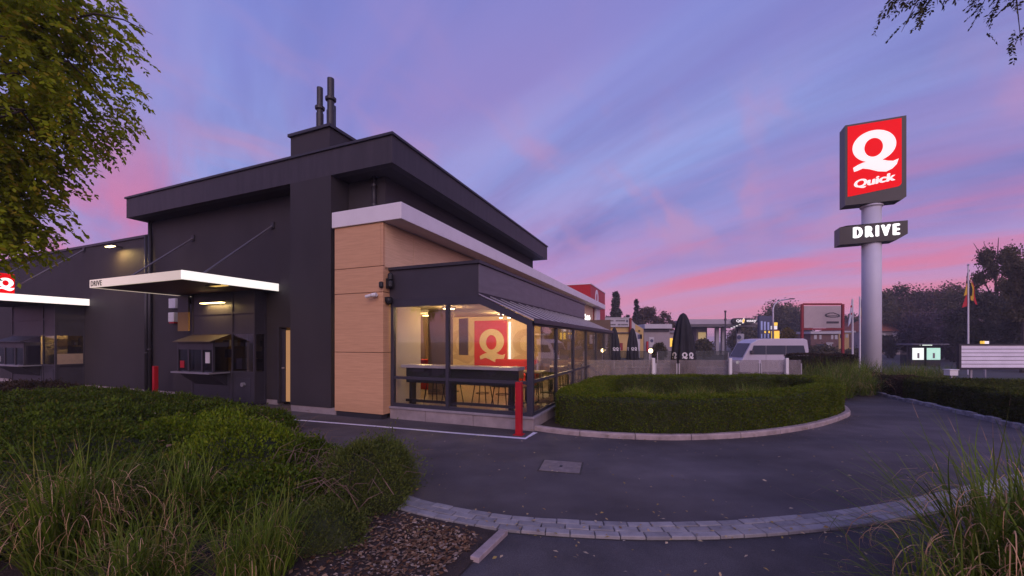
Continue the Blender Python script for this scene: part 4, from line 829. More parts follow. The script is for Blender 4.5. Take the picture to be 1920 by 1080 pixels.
lane = np.vstack([rng.uniform([-2.0, 4.0], [6.5, 7.4], (230, 2)), rng.uniform([-.2, 2.6], [4, 3.6], (90, 2)), np.c_[rng.uniform(-1, 3.5, 120), np.interp(rng.uniform(-1, 3.5, 120), [-1, 0, 1.2, 3.5], [4.1, 3.8, 3.6, 3.9])+rng.normal(0, .12, 120)]])
lk = np.c_[rng.uniform(.5, 8, 160), rng.uniform(0, 1, 160)]; 
ki = rng.integers(0, len(isl)-40, 220); kd = isl[ki]-normals2(isl)[ki]*np.abs(rng.normal(.12, .10, 220))[:, None]
tag(litter('fallen_leaves', np.vstack([lane, kd]), .038, 'fallen', .0385), 'small dry leaves scattered over the dark asphalt', 'leaves')
tag(litter('fallen_leaves', np.vstack([rng.uniform([-6, 4.5], [-3.4, 7.0], (60, 2))]), .07, 'chips', .56), 'pale dry leaves caught on top of the shrubs', 'leaves')

# ---------------- foreground tree at left, overhanging branch at right
def sprays(anchors, dirs, nl, rl, ls, m, parent, droop=.5, width=.38):
    """compound leaves: a drooping rachis with leaflet pairs"""
    n = len(anchors); D = unit(dirs); side_ = unit(np.cross(D, np.tile([0, 0, 1.], (n, 1)))+rng.normal(0, .25, (n, 3))); Pv = []; Dv = []
    L = rl*rng.uniform(.7, 1.25, n)
    for i in range(nl):
        t = (i+.6)/nl; pos = anchors+D*(L*t)[:, None]+np.array([0, 0, -1.])*(droop*L*t*t)[:, None]; tang = unit(D+np.array([0, 0, -1.])*(2*droop*t))
        for s_ in (1, -1): Pv.append(pos); Dv.append(tang*.75+side_*s_+rng.normal(0, .18, (n, 3)))
    Pv.append(anchors+D*L[:, None]-np.array([0, 0, 1.])*(droop*L)[:, None]); Dv.append(unit(D+np.array([0, 0, -1.])*(2*droop)))
    V, q = leaf_arrays(np.vstack(Pv), np.vstack(Dv), ls, width, .06); return np_mesh('foliage', V, q, m, parent)
def in_ell(n, c, r, shell=.55):
    v = unit(rng.normal(size=(n, 3))); rad = (shell+(1-shell)*rng.random(n))**1.0; return np.array(c)+v*rad[:, None]*np.array(r), v
tr = thing('foreground_tree', 'leafy green tree with yellowing leaflets overhanging the upper left corner', 'tree', (-8.4, 4.4, .016))
o0 = np.array([-8.4, 4.4, .016])
MB().tube([(0, 0, 0), (.08, .05, 1.2), (.0, .1, 2.6), (.15, .15, 4.2), (.3, .2, 6.0)], [.20, .15, .13, .10, .04], 10).build('trunk', 'bark', tr, smooth=True)
limbs = [((.0, .1, 2.5), (-6.75, 5.1, 3.9)), ((.05, .1, 3.0), (-6.2, 5.1, 4.7)), ((.1, .12, 3.6), (-5.75, 5.2, 5.4)), ((.12, .13, 4.0), (-5.5, 5.3, 6.1)), ((.2, .2, 4.6), (-6.3, 5.4, 6.6)), ((.0, .1, 3.2), (-7.0, 4.4, 5.2)), ((.1, .1, 3.3), (-6.6, 5.6, 4.4)), ((.1, .1, 4.2), (-9.4, 3.6, 5.6)), ((.1, .1, 4.0), (-8.0, 2.9, 5.4))]
lm = MB()
for a, b in limbs:
    a = Vector(a); b = Vector(np.array(b)-o0); m_ = (a+b)/2+Vector((0, 0, .25)); lm.tube([a, m_, b], [.06, .035, .010], 6)
    for j in range(7):
        t = rnd.uniform(.35, 1); p = a.lerp(b, t)+Vector((0, 0, .25*math.sin(math.pi*t))); e = p+Vector((rnd.uniform(-.2, .7), rnd.uniform(-.5, .5), rnd.uniform(-.45, .4))); lm.tube([p, p.lerp(e, .5)+Vector((0, 0, .06)), e], [.014, .010, .003], 5, False)
lm.build('limb', 'bark', tr, smooth=True)
an = []; dn = []
for (c, r, n) in (((-6.55, 5.2, 5.35), (1.25, 1.1, 1.25), 1650), ((-6.05, 5.2, 6.2), (.85, .9, .75), 360), ((-6.98, 5.2, 3.60), (.82, .8, .80), 950), ((-6.72, 5.2, 4.4), (.70, .8, .6), 520), ((-8.5, 5.2, 5.6), (1.3, 1.2, 1.4), 220), ((-7.6, 5.6, 6.9), (1.4, 1.2, .9), 200)):
    p, v = in_ell(n, c, r, .25); 
    keep = lump(p[:, 0], p[:, 1], p[:, 2], 1.3) > -.55
    an.append(p[keep]-o0); dn.append(v[keep]*.6+np.array([.30, 0, -.25])+rng.normal(0, .35, (keep.sum(), 3)))
sprays(np.vstack(an), np.vstack(dn), 7, .25, .078, 'leaf_tree', tr, .45, .52)
t2 = thing('overhanging_tree', 'dark hanging twigs of a tree reaching into the upper right corner', 'tree', (8.2, 2.4, 0)); o2 = np.array([8.2, 2.4, 0])
MB().tube([(0, 0, 0), (-.1, .1, 2.5), (-.2, .2, 5.2), (-.3, .3, 7.2)], [.22, .16, .11, .04], 10).build('trunk', 'bark', t2, smooth=True)
tips = [((1652, 32), 4.6), ((1690, 60), 4.6), ((1672, 10), 4.6), ((1722, 30), 4.7), ((1742, 12), 4.7), ((1758, 8), 4.8), ((1832, 28), 4.7), ((1850, 50), 4.7), ((1868, 12), 4.8), ((1915, 85), 4.5), ((1780, -20), 4.8), ((1700, -25), 4.7), ((1890, -10), 4.7), ((1930, 60), 4.5), ((1810, 2), 4.7), ((1795, -8), 4.6)]
lm = MB(); A2 = []; D2 = []
hub = [Vector((-1.6, 1.6, 6.15)), Vector((-2.6, 2.0, 6.05)), Vector((-3.3, 2.2, 6.0))]
lm.tube([(-.2, .2, 5.0), (-.9, .9, 5.9)]+[tuple(h) for h in hub], [.07, .05, .035, .02, .008], 6)
for (uv, Y) in tips:
    e = Vector(np.array(at(uv[0], uv[1], Y))-o2); h = min(hub, key=lambda q: (q-e).length); h = h+Vector((rnd.uniform(-.1, .2), rnd.uniform(-.1, .1), .05)); m_ = h.lerp(e, .5)+Vector((0, 0, .12)); lm.tube([h, m_, e], [.010, .007, .002], 5, False)
    for j in range(13): t = rnd.uniform(.25, 1.0); q = h.lerp(e, t)+Vector((0, 0, .12*math.sin(math.pi*t))); A2.append(tuple(q+Vector([rnd.gauss(0, .035) for _ in range(3)]))); D2.append((rnd.gauss(-.35, .4), rnd.gauss(0, .4), -.75))
lm.build('limb', 'bark', t2, smooth=True)
p, v = in_ell(420, (8.0-8.2, 2.4-2.4, 7.0), (1.7, 1.4, .8), .3); A2 = np.vstack([np.array(A2), p]); D2 = np.vstack([np.array(D2), v+np.array([0, 0, -.5])])
sprays(A2, D2, 6, .15, .042, 'leaf_twig', t2, .15, .5)

# ================================================================== background trees
def far_tree(name, lab, u, vt, hw, Y, m, n=2600, leaf=None, base_v=None, shape='round', gap=0, zb=None, cat='tree', group='trees beyond the car park', lean=0):
    x = (u-CX)/F*Y; z0 = float(dip(np.float64(x), np.float64(Y))); ztop = EYE-(vt-HZ)/F*Y; w = hw/F*Y; H = ztop-z0
    cb = .25*H if zb is None else zb*H; k = thing(name, lab, cat, (x, Y, z0), 0, group); leaf = leaf or (3.9 if shape != 'weep' else 3.8)/F*Y; n = int(n*2.8)
    mb = MB().tube([(0, 0, 0), (.01*H, 0, H*.4), (-.01*H, .0, H*.75)], [.020*H, .014*H, .004*H], 7)
    tops = []
    nb = 7 if gap < 2 else 22
    for i in range(nb):
        a = rnd.uniform(0, 6.28); t = rnd.uniform(.25, .7); e = Vector((w*.8*math.cos(a)*rnd.uniform(.5, 1), w*.8*math.sin(a), H*min(.97, t+rnd.uniform(.12, .35)))); mb.tube([(0, 0, H*t), e*.5+Vector((0, 0, H*t*.5)), e], [.006*H, .004*H, .0015*H], 5, False)
    mb.build('trunk', 'bark', k)
    nc = (46 if gap == 0 else 30) if shape in ('round', 'weep') else 150
    cs = []
    while len(cs) < nc:
        v = rng.normal(size=3); v /= np.linalg.norm(v); r = rng.uniform(.35, 1)**.6; zz = v[2]*r
        if shape == 'cone': t = rng.random()**1.5; rr = (1-t)**.8*.95; a = rng.uniform(0, 6.28); q = rng.random()**.5; cs.append([w*rr*q*math.cos(a), w*rr*q*math.sin(a), cb+(H-cb)*t])
        elif shape == 'column': t = rng.random(); rr = (1-t)**.55*(.95+.05*math.sin(t*14)); a = rng.uniform(0, 6.28); q = rng.random()**.5; cs.append([w*rr*q*math.cos(a)*.8, w*rr*q*math.sin(a)*.8, cb+(H-cb)*t*.98])
        else: cs.append([w*v[0]*r*.88, w*v[1]*r*.88, (cb+H)/2+(H-cb)/2*zz*.9])
    cs = np.array(cs); ci = rng.integers(0, len(cs), n); sg = w*(.17 if shape == 'round' else .13); 
    if gap: sg *= .75
    if nc == 150: sg *= .75
    Pn = cs[ci]+rng.normal(size=(n, 3))*[sg, sg, sg*(.85 if shape != 'weep' else 1.6)]
    D = rng.normal(size=(n, 3))
    if shape == 'weep': D = D*.3+[0, 0, -1]
    V, q = leaf_arrays(Pn, D, leaf, .6); np_mesh('crown', V, q, m, k); return k
FT = [('conifer', 'tall column-shaped conifer above the yellow shop', 1155, 546, 15, 75, 'far_dark', 4200, 'column', 0, .2), ('tree', 'dark low tree at the left foot of the tall conifer', 1140, 590, 14, 74, 'far_dark', 1600, 'round', 0, .1), ('conifer', 'narrow pointed conifer left of the bare-branched tree', 1193, 563, 9, 74, 'far_dark', 2000, 'cone', 0, .15), ('tree', 'brownish half-bare tree behind the grey shed', 1216, 571, 27, 76, 'far_brown', 2600, 'round', 1, .2), ('tree', 'sparse branching tree right of the half-bare one above the shed', 1245, 583, 20, 75, 'far_brown', 900, 'round', 2, .3), ('tree', 'small dark tree between the two conifers', 1176, 588, 9, 73, 'far_dark', 900, 'round', 0, .2),
      ('tree', 'large rounded tree behind the price pylon', 1463, 570, 44, 110, 'far_green', 6000, 'round', 0, .05), ('tree', 'dark bushy tree left of the red framed billboard', 1502, 592, 24, 105, 'far_dark', 2400, 'round', 0, .0), ('conifer', 'small pointed conifer left of the red billboard frame', 1490, 584, 8, 104, 'far_dark', 1200, 'cone', 0, .0), ('tree', 'small yellow autumn tree right of the price pylon', 1478, 614, 16, 60, 'far_yellow', 1400, 'round', 0, .1), ('tree', 'greenish tree behind the petrol station sign', 1400, 606, 34, 95, 'far_green', 2600, 'round', 0, .0), ('tree', 'tree behind the billboard and the striped flags', 1590, 588, 30, 105, 'far_green', 2600, 'round', 0, .0), ('tree', 'dark tree behind the thin flagpoles', 1618, 596, 24, 100, 'far_dark', 2000, 'round', 0, .0),
      ('tree', 'spreading tree with open crown right of the pylon post', 1690, 532, 50, 78, 'far_green', 5200, 'round', 1, .15), ('tree', 'broad brown-green tree in the middle of the right woods', 1745, 524, 52, 74, 'far_brown', 6500, 'round', 0, .08), ('tree', 'dark purple leafed tree above the lit bus shelter', 1762, 582, 54, 54, 'far_purple', 6500, 'round', 0, .05), ('tree', 'dark tree behind the tall right flagpole', 1812, 540, 44, 60, 'far_green', 5000, 'round', 0, .1), ('tree', 'tall weeping tree with hanging strands at the right', 1868, 440, 46, 42, 'far_green', 5200, 'weep', 1, .3), ('tree', 'dark dense tree above the white slatted board', 1852, 550, 56, 40, 'far_dark', 7500, 'round', 0, .0), ('tree', 'green tree at the far right edge', 1918, 452, 34, 32, 'far_green', 4500, 'round', 0, .3), ('tree', 'dark dense tree at the far right edge behind the slatted board', 1925, 560, 44, 33, 'far_dark', 5000, 'round', 0, .0), ('tree', 'low dark tree between the orange roof and the purple tree', 1715, 600, 24, 66, 'far_dark', 2600, 'round', 0, .0), ('tree', 'dark purple bush at the left of the tall right flagpole', 1805, 600, 36, 48, 'far_purple', 4200, 'round', 0, .0)]
for (nm, lab, u, vt, hw, Y, m, n, sh, gap, zb) in FT: far_tree(nm, lab, u, vt, hw, Y, m, n, None, None, sh, gap, zb)

# ================================================================== background buildings and street things
mat('yellow_wall', (.52, .36, .14), .8, .1, 1); mat('white_wall', (.46, .44, .46), .8, .1, .6); mat('grey_wall', (.30, .26, .27), .8, .12, .5); mat('roof_grey', (.20, .19, .22), .7, .1, .6); mat('brick', (.16, .085, .075), .85, .25, 4); mat('roof_tile', (.30, .10, .055), .8, .25, 2.5); mat('roof_dark', (.07, .06, .07), .8, .2, 2); mat('station_roof', (.38, .34, .38), .6, .06, .5); mat('blue_dark', (.055, .06, .12), .5, .1, 1); mat('pale_blue', (.35, .42, .70), .5, .05, 1, emit=(.3, .35, .6), estr=.12); mat('yellow_sign', (.8, .5, .05), .5, .05, 1, emit=(1, .62, .08), estr=.75); mat('white_sign', (.8, .78, .78), .5, .05, 1, emit=(1, .95, .9), estr=.5)
mat('win_far', (.05, .055, .075), .15, .1, 1); mat('win_lit', (.4, .3, .15), .5, .1, 1, emit=(1, .7, .3), estr=.35); mat('van_paint', (.50, .46, .52), .25, .04, 1); mat('tyre', (.02, .02, .02), .8, .1, 4); mat('flag_black', (.012, .012, .014), .8, .1, 3); mat('flag_yellow', (.60, .36, .03), .8, .1, 3); mat('flag_red', (.42, .02, .03), .8, .1, 3); mat('flag_white', (.62, .62, .68), .8, .1, 3); mat('board', (.40, .33, .33), .6, .08, 1); mat('slat', (.70, .67, .74), .6, .08, 2); mat('bb_red', (.22, .012, .018), .5, .15, 3); mat('poster_green', (.4, .6, .5), .5, .1, 1, emit=(.55, .95, .75), estr=.75); mat('poster_white', (.8, .9, .8), .5, .1, 3, emit=(.9, 1, .88), estr=1.0)
def xz(u, v, Y): return (u-CX)/F*Y, EYE-(v-HZ)/F*Y
def fbox(k, nm, m, u0, u1, v0, v1, Y, d0, d1):      # box on a facade: pixel span at distance Y, from Y+d0 to Y+d1
    x0, z1 = xz(u0, v0, Y); x1, z0 = xz(u1, v1, Y); l = k.location if k.parent is None else k.parent.location
    return MB().box(x0-l[0], x1-l[0], Y+d0-l[1], Y+d1-l[1], z0-l[2], z1-l[2]).build(nm, m, k, off=(0, 0, 0))
def bthing_px(nm, lab, cat, u, Y, group=None):
    x = (u-CX)/F*Y; return thing(nm, lab, cat, (x, Y, float(dip(np.float64(x), np.float64(Y)))), 0, group)
def gv(k, Y): return HZ+(EYE-k.location[2])*F/Y      # pixel row of the ground at a thing
k = bthing_px('shop', 'yellow shop with white two-line sign and red pillar', 'shop', 1170, 45)
fbox(k, 'wall', 'yellow_wall', 1120, 1180, 612, gv(k, 45), 45, 0, 8); fbox(k, 'roof', 'white_wall', 1118, 1182, 595.5, 597.2, 45, -.35, 8); sg = fbox(k, 'sign_board', 'white_wall', 1118, 1178, 597.2, 613, 45, -.3, 0)
for v, segs in ((601.7, ((1137, 1149), (1153, 1171))), (609, ((1136, 1153), (1157, 1162), (1163.5, 1176)))):
    for a, b in segs:
        q = a
        while q < b: w_ = rnd.uniform(.8, 1.7); fbox(k, 'sign_stroke', 'roof_dark', q, min(b, q+w_), v-1.3, v+1.2, 45, -.312, -.301); q += w_+.45
fbox(k, 'sign_mark', 'blue_dark', 1172.6, 1176, 600, 604.5, 45, -.312, -.301)
fbox(k, 'awning_beam', 'roof_dark', 1120, 1179, 623.2, 625, 45, -.25, 0); fbox(k, 'red_pillar', 'bb_red', 1178.6, 1182.2, 596.5, 626, 45, -.45, .1); fbox(k, 'door', 'bb_red', 1162, 1167.5, 643, 657, 45, -.05, .01)
x0, z1 = xz(1182.3, 597, 45); x1, zb_ = xz(1206, 608, 45); l = k.location
MB().poly([(x0-l[0], 0, 0), (x0-l[0], 0, z1), (x1-.9-l[0], 0, zb_+.15), (x1-l[0], 0, zb_-.4), (x1-l[0], 0, 0)], (0, 8, 0)).build('gable_wall', 'white_wall', k, off=(0, 0, 0))
MB().poly([(x1-.9-l[0], -.03, zb_+.1), (x1-l[0]+.02, -.03, zb_-.45), (x1-l[0]+.02, -.03, 0), (x1-.35-l[0], -.03, 0), (x1-.35-l[0], -.03, zb_-1.0), (x1-.9-l[0], -.03, zb_-.7)], (0, .028, 0)).build('yellow_trim', 'yellow_wall', k, off=(0, 0, 0))
fbox(k, 'poster', 'blue_dark', 1195.5, 1203.5, 627, 635.5, 45, -.03, 0); fbox(k, 'poster', 'roof_dark', 1196.5, 1200, 619, 622, 45, -.03, 0); fbox(k, 'window', 'win_lit', 1136, 1160, 628, 656, 45, -.03, .01); fbox(k, 'window', 'roof_dark', 1184, 1190, 619, 660, 45, -.03, 0)
k = bthing_px('shed', 'low grey shed with pale roof edge and round wall sign right of the shop', 'building', 1232, 48)
fbox(k, 'wall', 'grey_wall', 1207.5, 1256, 618, gv(k, 48), 48, 0, 8); fbox(k, 'roof_edge', 'white_wall', 1206, 1256.5, 608, 616.2, 48, -.6, 8); fbox(k, 'shade_board', 'roof_dark', 1208, 1254, 616.3, 622, 48, -.15, 0); fbox(k, 'wall', 'grey_wall', 1256.1, 1292, 624, gv(k, 48), 48, .3, 8); fbox(k, 'roof_edge', 'roof_grey', 1256.6, 1292, 620, 624, 48, 0, 8); fbox(k, 'poster', 'yellow_sign', 1256.5, 1266, 634, 650, 48, .25, .3)
sd = fbox(k, 'round_sign_board', 'white_wall', 1217, 1226, 632, 651, 48, -.06, 0); xx, zz = xz(1221.8, 639, 48); l = k.location; MB().tube([(xx-l[0], -.07, zz-l[2]), (xx-l[0], -.061, zz-l[2])], .2, 20).build('round_sign', 'blue_dark', k, off=(0, 0, 0)); fbox(k, 'red_post', 'red_paint', 1208.5, 1211.5, 640, 660, 48, -.8, -.55)
k = bthing_px('petrol_station', 'petrol station with flat pale canopy and dark lit name sign', 'petrol station', 1350, 70)
fbox(k, 'canopy', 'station_roof', 1291, 1424, 598.5, 608, 70, 0, 9); fbox(k, 'canopy_shade', 'roof_grey', 1293, 1420, 608, 612, 70, .4, 8.6); fbox(k, 'kiosk_wall', 'grey_wall', 1330, 1352, 612.2, gv(k, 70), 70, 5, 8); fbox(k, 'kiosk_sign', 'bb_red', 1333, 1350, 637, 641, 70, 4.9, 5); fbox(k, 'kiosk_window', 'win_lit', 1334, 1349, 622, 635, 70, 4.9, 5); fbox(k, 'kiosk_glass', 'blue_dark', 1331, 1351, 643, 652, 70, 4.9, 5)
for u, m in ((1301, 'white_wall'), (1362, 'white_wall'), (1374, 'white_wall'), (1405, 'roof_grey')): fbox(k, 'column', m, u-3, u+3, 612.1, gv(k, 70), 70, 3, 3.6)
fbox(k, 'round_sign_board', 'white_wall', 1379, 1392, 626, 645, 70, -.5, -.3); xx, zz = xz(1385.5, 632.5, 69.5); l = k.location; MB().tube([(xx-l[0], -.56, zz-l[2]), (xx-l[0], -.505, zz-l[2])], .38, 20).build('round_sign', 'blue_dark', k, off=(0, 0, 0))
for u, v in ((1371, 615), (1376, 613), (1381, 611), (1386.5, 608.6)): fbox(k, 'canopy_lamp', 'white_sign', u-1.3, u+1.3, v-.9, v+.9, 70, -.2, 0)
xa, za = xz(1370, 602.2, 70); xb, _ = xz(1425, 602, 70); r_ = .50
MB().poly([(xa-l[0]+r_+r_*math.cos(R(a)), -.5, za-l[2]+r_*math.sin(R(a))) for a in range(90, 271, 15)]+[(xb-l[0]-2.2, -.5, za-l[2]-r_), (xb-l[0], -.5, za-l[2]), (xb-l[0]-2.2, -.5, za-l[2]+r_)], (0, .48, 0)).build('name_sign', 'black', k, off=(0, 0, 0))
pl = lambda x, y, d: (x, -.505-d, y)
text_mb('Q8', .95, .55, lambda x, y, d: (xa-l[0]+1.15+x, -.502-d, za-l[2]+y), .03, 0, .02).build('lettering', 'white_sign', k, off=(0, 0, 0)); text_mb('easy', 1.75, .50, lambda x, y, d: (xa-l[0]+3.35+x, -.502-d, za-l[2]-.05+y), .03, .1, .02).build('lettering', 'white_sign', k, off=(0, 0, 0))
for m, dx, sc in (('white_sign', 0, 1.0), ('yellow_sign', .06, .7)): MB().poly([(xa-l[0]+1.8+dx+sc*a, -.52-.01*(sc < 1), za-l[2]+sc*b) for a, b in ((-.12, -.42), (.22, -.38), (.36, .1), (.28, .62), (.02, .35), (-.14, .0))], (0, .017, 0)).build('sail_mark', m, k, off=(0, 0, 0))
k = bthing_px('price_pylon', 'dark blue price pylon with pale columns of figures', 'sign', 1437, 62); fbox(k, 'case', 'blue_dark', 1424, 1450, 592.5, 637, 62, 0, .5)
for u in (1428, 1434, 1440.5): fbox(k, 'price_strip', 'pale_blue', u-1.6, u+1.6, 603+rnd.uniform(-1, 1), 619, 62, -.03, 0); fbox(k, 'price_strip', 'pale_blue', u-1.2, u+1.2, 626, 634, 62, -.03, 0)
for u in (1434.5, 1442): fbox(k, 'amber_mark', 'yellow_sign', u-1.4, u+1.4, 620.5, 624.5, 62, -.03, 0)
fbox(k, 'post', 'roof_dark', 1435, 1439, 637, gv(k, 62), 62, .1, .4)
k = bthing_px('price_sign', 'yellow lit price sign on a thin pole beside the dark blue pylon', 'sign', 1454, 58); fbox(k, 'panel', 'yellow_sign', 1448.5, 1461.5, 620.5, 635.5, 58, 0, .3); fbox(k, 'panel', 'yellow_sign', 1451, 1458, 604.5, 610.5, 58, .02, .3); fbox(k, 'panel', 'white_sign', 1447.5, 1457.5, 611, 617.5, 58, .02, .3); fbox(k, 'panel_top', 'bb_red', 1452, 1460.5, 618.4, 620.4, 58, .02, .3); fbox(k, 'pole', 'steel', 1453, 1455, 635.5, gv(k, 58), 58, .1, .2)
# van
k = bthing_px('van', 'white van with long dark side windows parked beyond the terrace', 'van', 1437, 30); l = k.location; x0 = xz(1373, 0, 30)[0]-l[0]; x1 = xz(1499, 0, 30)[0]-l[0]; zr = 1.95-l[2]; sl = x1-x0; g0 = .25
side_p = [(x0, g0), (x0-.02, .95), (x0+.25, 1.25), (x0+.85, zr-.35), (x0+1.35, zr-.06), (x0+1.9, zr), (x1-.35, zr), (x1-.1, zr-.10), (x1, zr-.8), (x1+.02, g0)]
MB().poly([(a, -.95, b) for a, b in side_p], (0, 1.9, 0)).build('body', 'van_paint', k, .05)
zw1, zw0 = zr-.50, zr-1.16
for a, b in ((x0+1.02, x0+1.90), (x0+1.95, x0+3.35), (x0+3.40, x1-.22)): MB().poly([(a+(.10 if a < x0+1.5 else 0)-.3*(a < x0+1.5), -.966, zw0), (b, -.966, zw0), (b-.16*(b > x1-.5), -.966, zw1), (a, -.966, zw1)], (0, .014, 0)).build('side_window', 'win_far', k)
MB().poly([(x0+.30, -.8, 1.32), (x0+.86, -.8, zr-.36), (x0+.83, -.8, zr-.34), (x0+.26, -.8, 1.34)], (0, 1.6, 0)).build('windscreen', 'win_far', k)
for x in (x0+.95, x1-1.1):
    for y in (-.93, .75): wh = MB().tube([(x, y, .34), (x, y+.18, .34)], .34, 22).build('wheel', 'tyre', k); MB().tube([(x, y-.012, .34), (x, y, .34)], .2, 16).build('hub_cap', 'steel', wh)
MB().box(x0+.75, x0+.95, -1.12, -.98, zw0+.05, zw0+.3).build('mirror', 'roof_dark', k, .02); MB().box(x0+1.92, x0+1.935, -.957, -.949, .5, zw1).build('door_seam', 'roof_dark', k); MB().box(x0+3.37, x0+3.385, -.957, -.949, .5, zw1).build('door_seam', 'roof_dark', k)
MB().box(x0-.02, x0+.06, -.85, -.55, .85, 1.05).build('headlight', 'white_sign', k); MB().box(x1-.5, x1+.05, -.9, .9, .28, .45).build('bumper', 'roof_dark', k)
# red framed billboard
k = bthing_px('billboard', 'red framed billboard with pale car poster beyond the hedge', 'billboard', 1543, 40); gb = gv(k, 40)
for u in (1505, 1581.5): fbox(k, 'post', 'bb_red', u-2, u+2, 570, gb, 40, 0, .18)
fbox(k, 'top_rail', 'bb_red', 1507.1, 1579.4, 568.5, 572, 40, .02, .16); fbox(k, 'bottom_rail', 'bb_red', 1507.1, 1579.4, 615.5, 618.5, 40, .02, .16); fbox(k, 'poster', 'board', 1508, 1577, 573.5, 614.8, 40, .03, .12)
xx, zz = xz(1561, 591, 40); l = k.location
car = [(-.78, -.05), (-.70, .12), (-.30, .26), (.15, .28), (.45, .16), (.75, .05), (.78, -.14), (.55, -.22), (-.15, -.24), (-.6, -.18)]
mb = MB(); c2c = [(a*.72, b*.62+.01) for a, b in car]; n = len(car)
mb.add([(xx-l[0]+a, .02, zz-l[2]+b) for a, b in car]+[(xx-l[0]+a, .02, zz-l[2]+b) for a, b in c2c], [(i, (i+1) % n, n+(i+1) % n, n+i) for i in range(n)]); mb.add([(xx-l[0]+a, .02, zz-l[2]+b) for a, b in ((-.5, -.02), (.5, .0), (.52, -.06), (-.5, -.08))], [(0, 1, 2, 3)]); mb.build('car_drawing', 'roof_dark', k, off=(0, 0, 0))
fbox(k, 'caption_bar', 'roof_dark', 1550, 1573, 602.5, 606.5, 40, .015, .029)
def flag(u, Y, vt, lab, stripes, vflag, w, curl=1):
    k = bthing_px('flagpole', lab, 'flag', u, Y, 'flagpoles'); l = k.location; zt_ = xz(u, vt, Y)[1]-l[2]; MB().tube([(0, 0, 0), (0, 0, zt_)], [.06, .04], 10).build('pole', 'white_plain', k); MB().lathe([(.05, 0), (.08, .05), (.02, .12)], 12, (0, 0, zt_)).build('finial', 'steel', k)
    z1 = xz(u, vflag[0], Y)[1]-l[2]; z0 = xz(u, vflag[1], Y)[1]-l[2]; n = len(stripes)
    for i, m in enumerate(stripes):
        mb = MB(); K = 12
        for j in range(K+1):
            t = j/K; zz = z1+(z0-z1)*(i/n*.75+t*(1-.25*(n-1)/n)*.62) if False else None
            wa = w*(i/n); wb = w*((i+1)/n); top = z1-(wa*.6*abs(curl)); drop = (z1-z0)*(.62+.38*(i+1)/n)
            zz = z1-(z1-z0)*(i/n)*.40-drop*t*(1-.40*i/n)/1.0; zz = max(zz, z0)
            spread = .35+.65*t; yy = .06*math.sin(t*7+i*1.7)
            mb.v += [(curl*(.05+wa*spread), yy, zz), (curl*(.05+wb*spread), yy+.05*math.sin(t*5+i), zz-.1*w)]
            if j: b = 2*j; mb.f.append((b-2, b-1, b+1, b))
        mb.add([(x, y+.012, z) for x, y, z in mb.v], [tuple(f[::-1]) for f in mb.f]); mb.build('flag_stripe', m, k)
    return k
flag(1815.5, 30, 498, 'tall flagpole at right with limp black, yellow and red flag', ['flag_black', 'flag_yellow', 'flag_red'], (505, 570), .62)
k = bpy.data.objects.get('flagpole')
def side_stripes(k, Y, u, v0, v1, w, ms):
    l = k.location; z1 = xz(u, v0, Y)[1]-l[2]; z0 = xz(u, v1, Y)[1]-l[2]; n = len(ms)
    for i, m in enumerate(ms): MB().poly([(-.05-w*i/n*.5, .0, z1-(z1-z0)*i/n), (-.05, .03, z1-(z1-z0)*max(0, i-.2)/n), (-.05, .03, z1-(z1-z0)*(i+.85)/n), (-.05-w*(i+1)/n, .0, z1-(z1-z0)*(i+1)/n)], (0, .012, 0)).build('flag_stripe', m, k)
side_stripes(k, 30, 1815.5, 512, 577, .42, ['flag_black', 'flag_yellow', 'flag_red'])
f2 = bthing_px('flagpole', 'flagpole with white flag marked in red left of the grey pylon', 'flag', 1599.5, 38, 'flagpoles'); fbox(f2, 'pole', 'white_plain', 1598.4, 1600.4, 560, gv(f2, 38), 38, 0, .1)
def drape(k, Y, pts, m, d=.0):
    l = k.location; MB().poly([(xz(u, v, Y)[0]-l[0], .04+d, xz(u, v, Y)[1]-l[2]) for u, v in pts], (0, .05, 0)).build('flag_stripe', m, k, off=(0, 0, 0))
drape(f2, 38, [(1598.2, 562), (1598.2, 590), (1595.5, 605), (1591.5, 612), (1592, 603), (1594.5, 590)], 'flag_white'); 
for v in (574, 588): drape(f2, 38, [(1597.9, v-2), (1597.9, v+2.2), (1595.6, v+2), (1596, v-1)], 'flag_red', -.02)
f3 = bthing_px('flagpole', 'flagpole with furled black, yellow and red flag beside the grey pylon', 'flag', 1613, 37, 'flagpoles'); fbox(f3, 'pole', 'white_plain', 1612.2, 1614, 556, gv(f3, 37), 37, 0, .1)
drape(f3, 37, [(1614.2, 557), (1617, 573), (1617, 577), (1614.2, 577)], 'flag_black'); drape(f3, 37, [(1614.2, 577.2), (1617.2, 576), (1618.6, 588), (1617.5, 597), (1614.2, 591.5)], 'flag_yellow'); drape(f3, 37, [(1614.2, 591.7), (1617.5, 597.2), (1617.6, 600), (1614.5, 605)], 'flag_red')
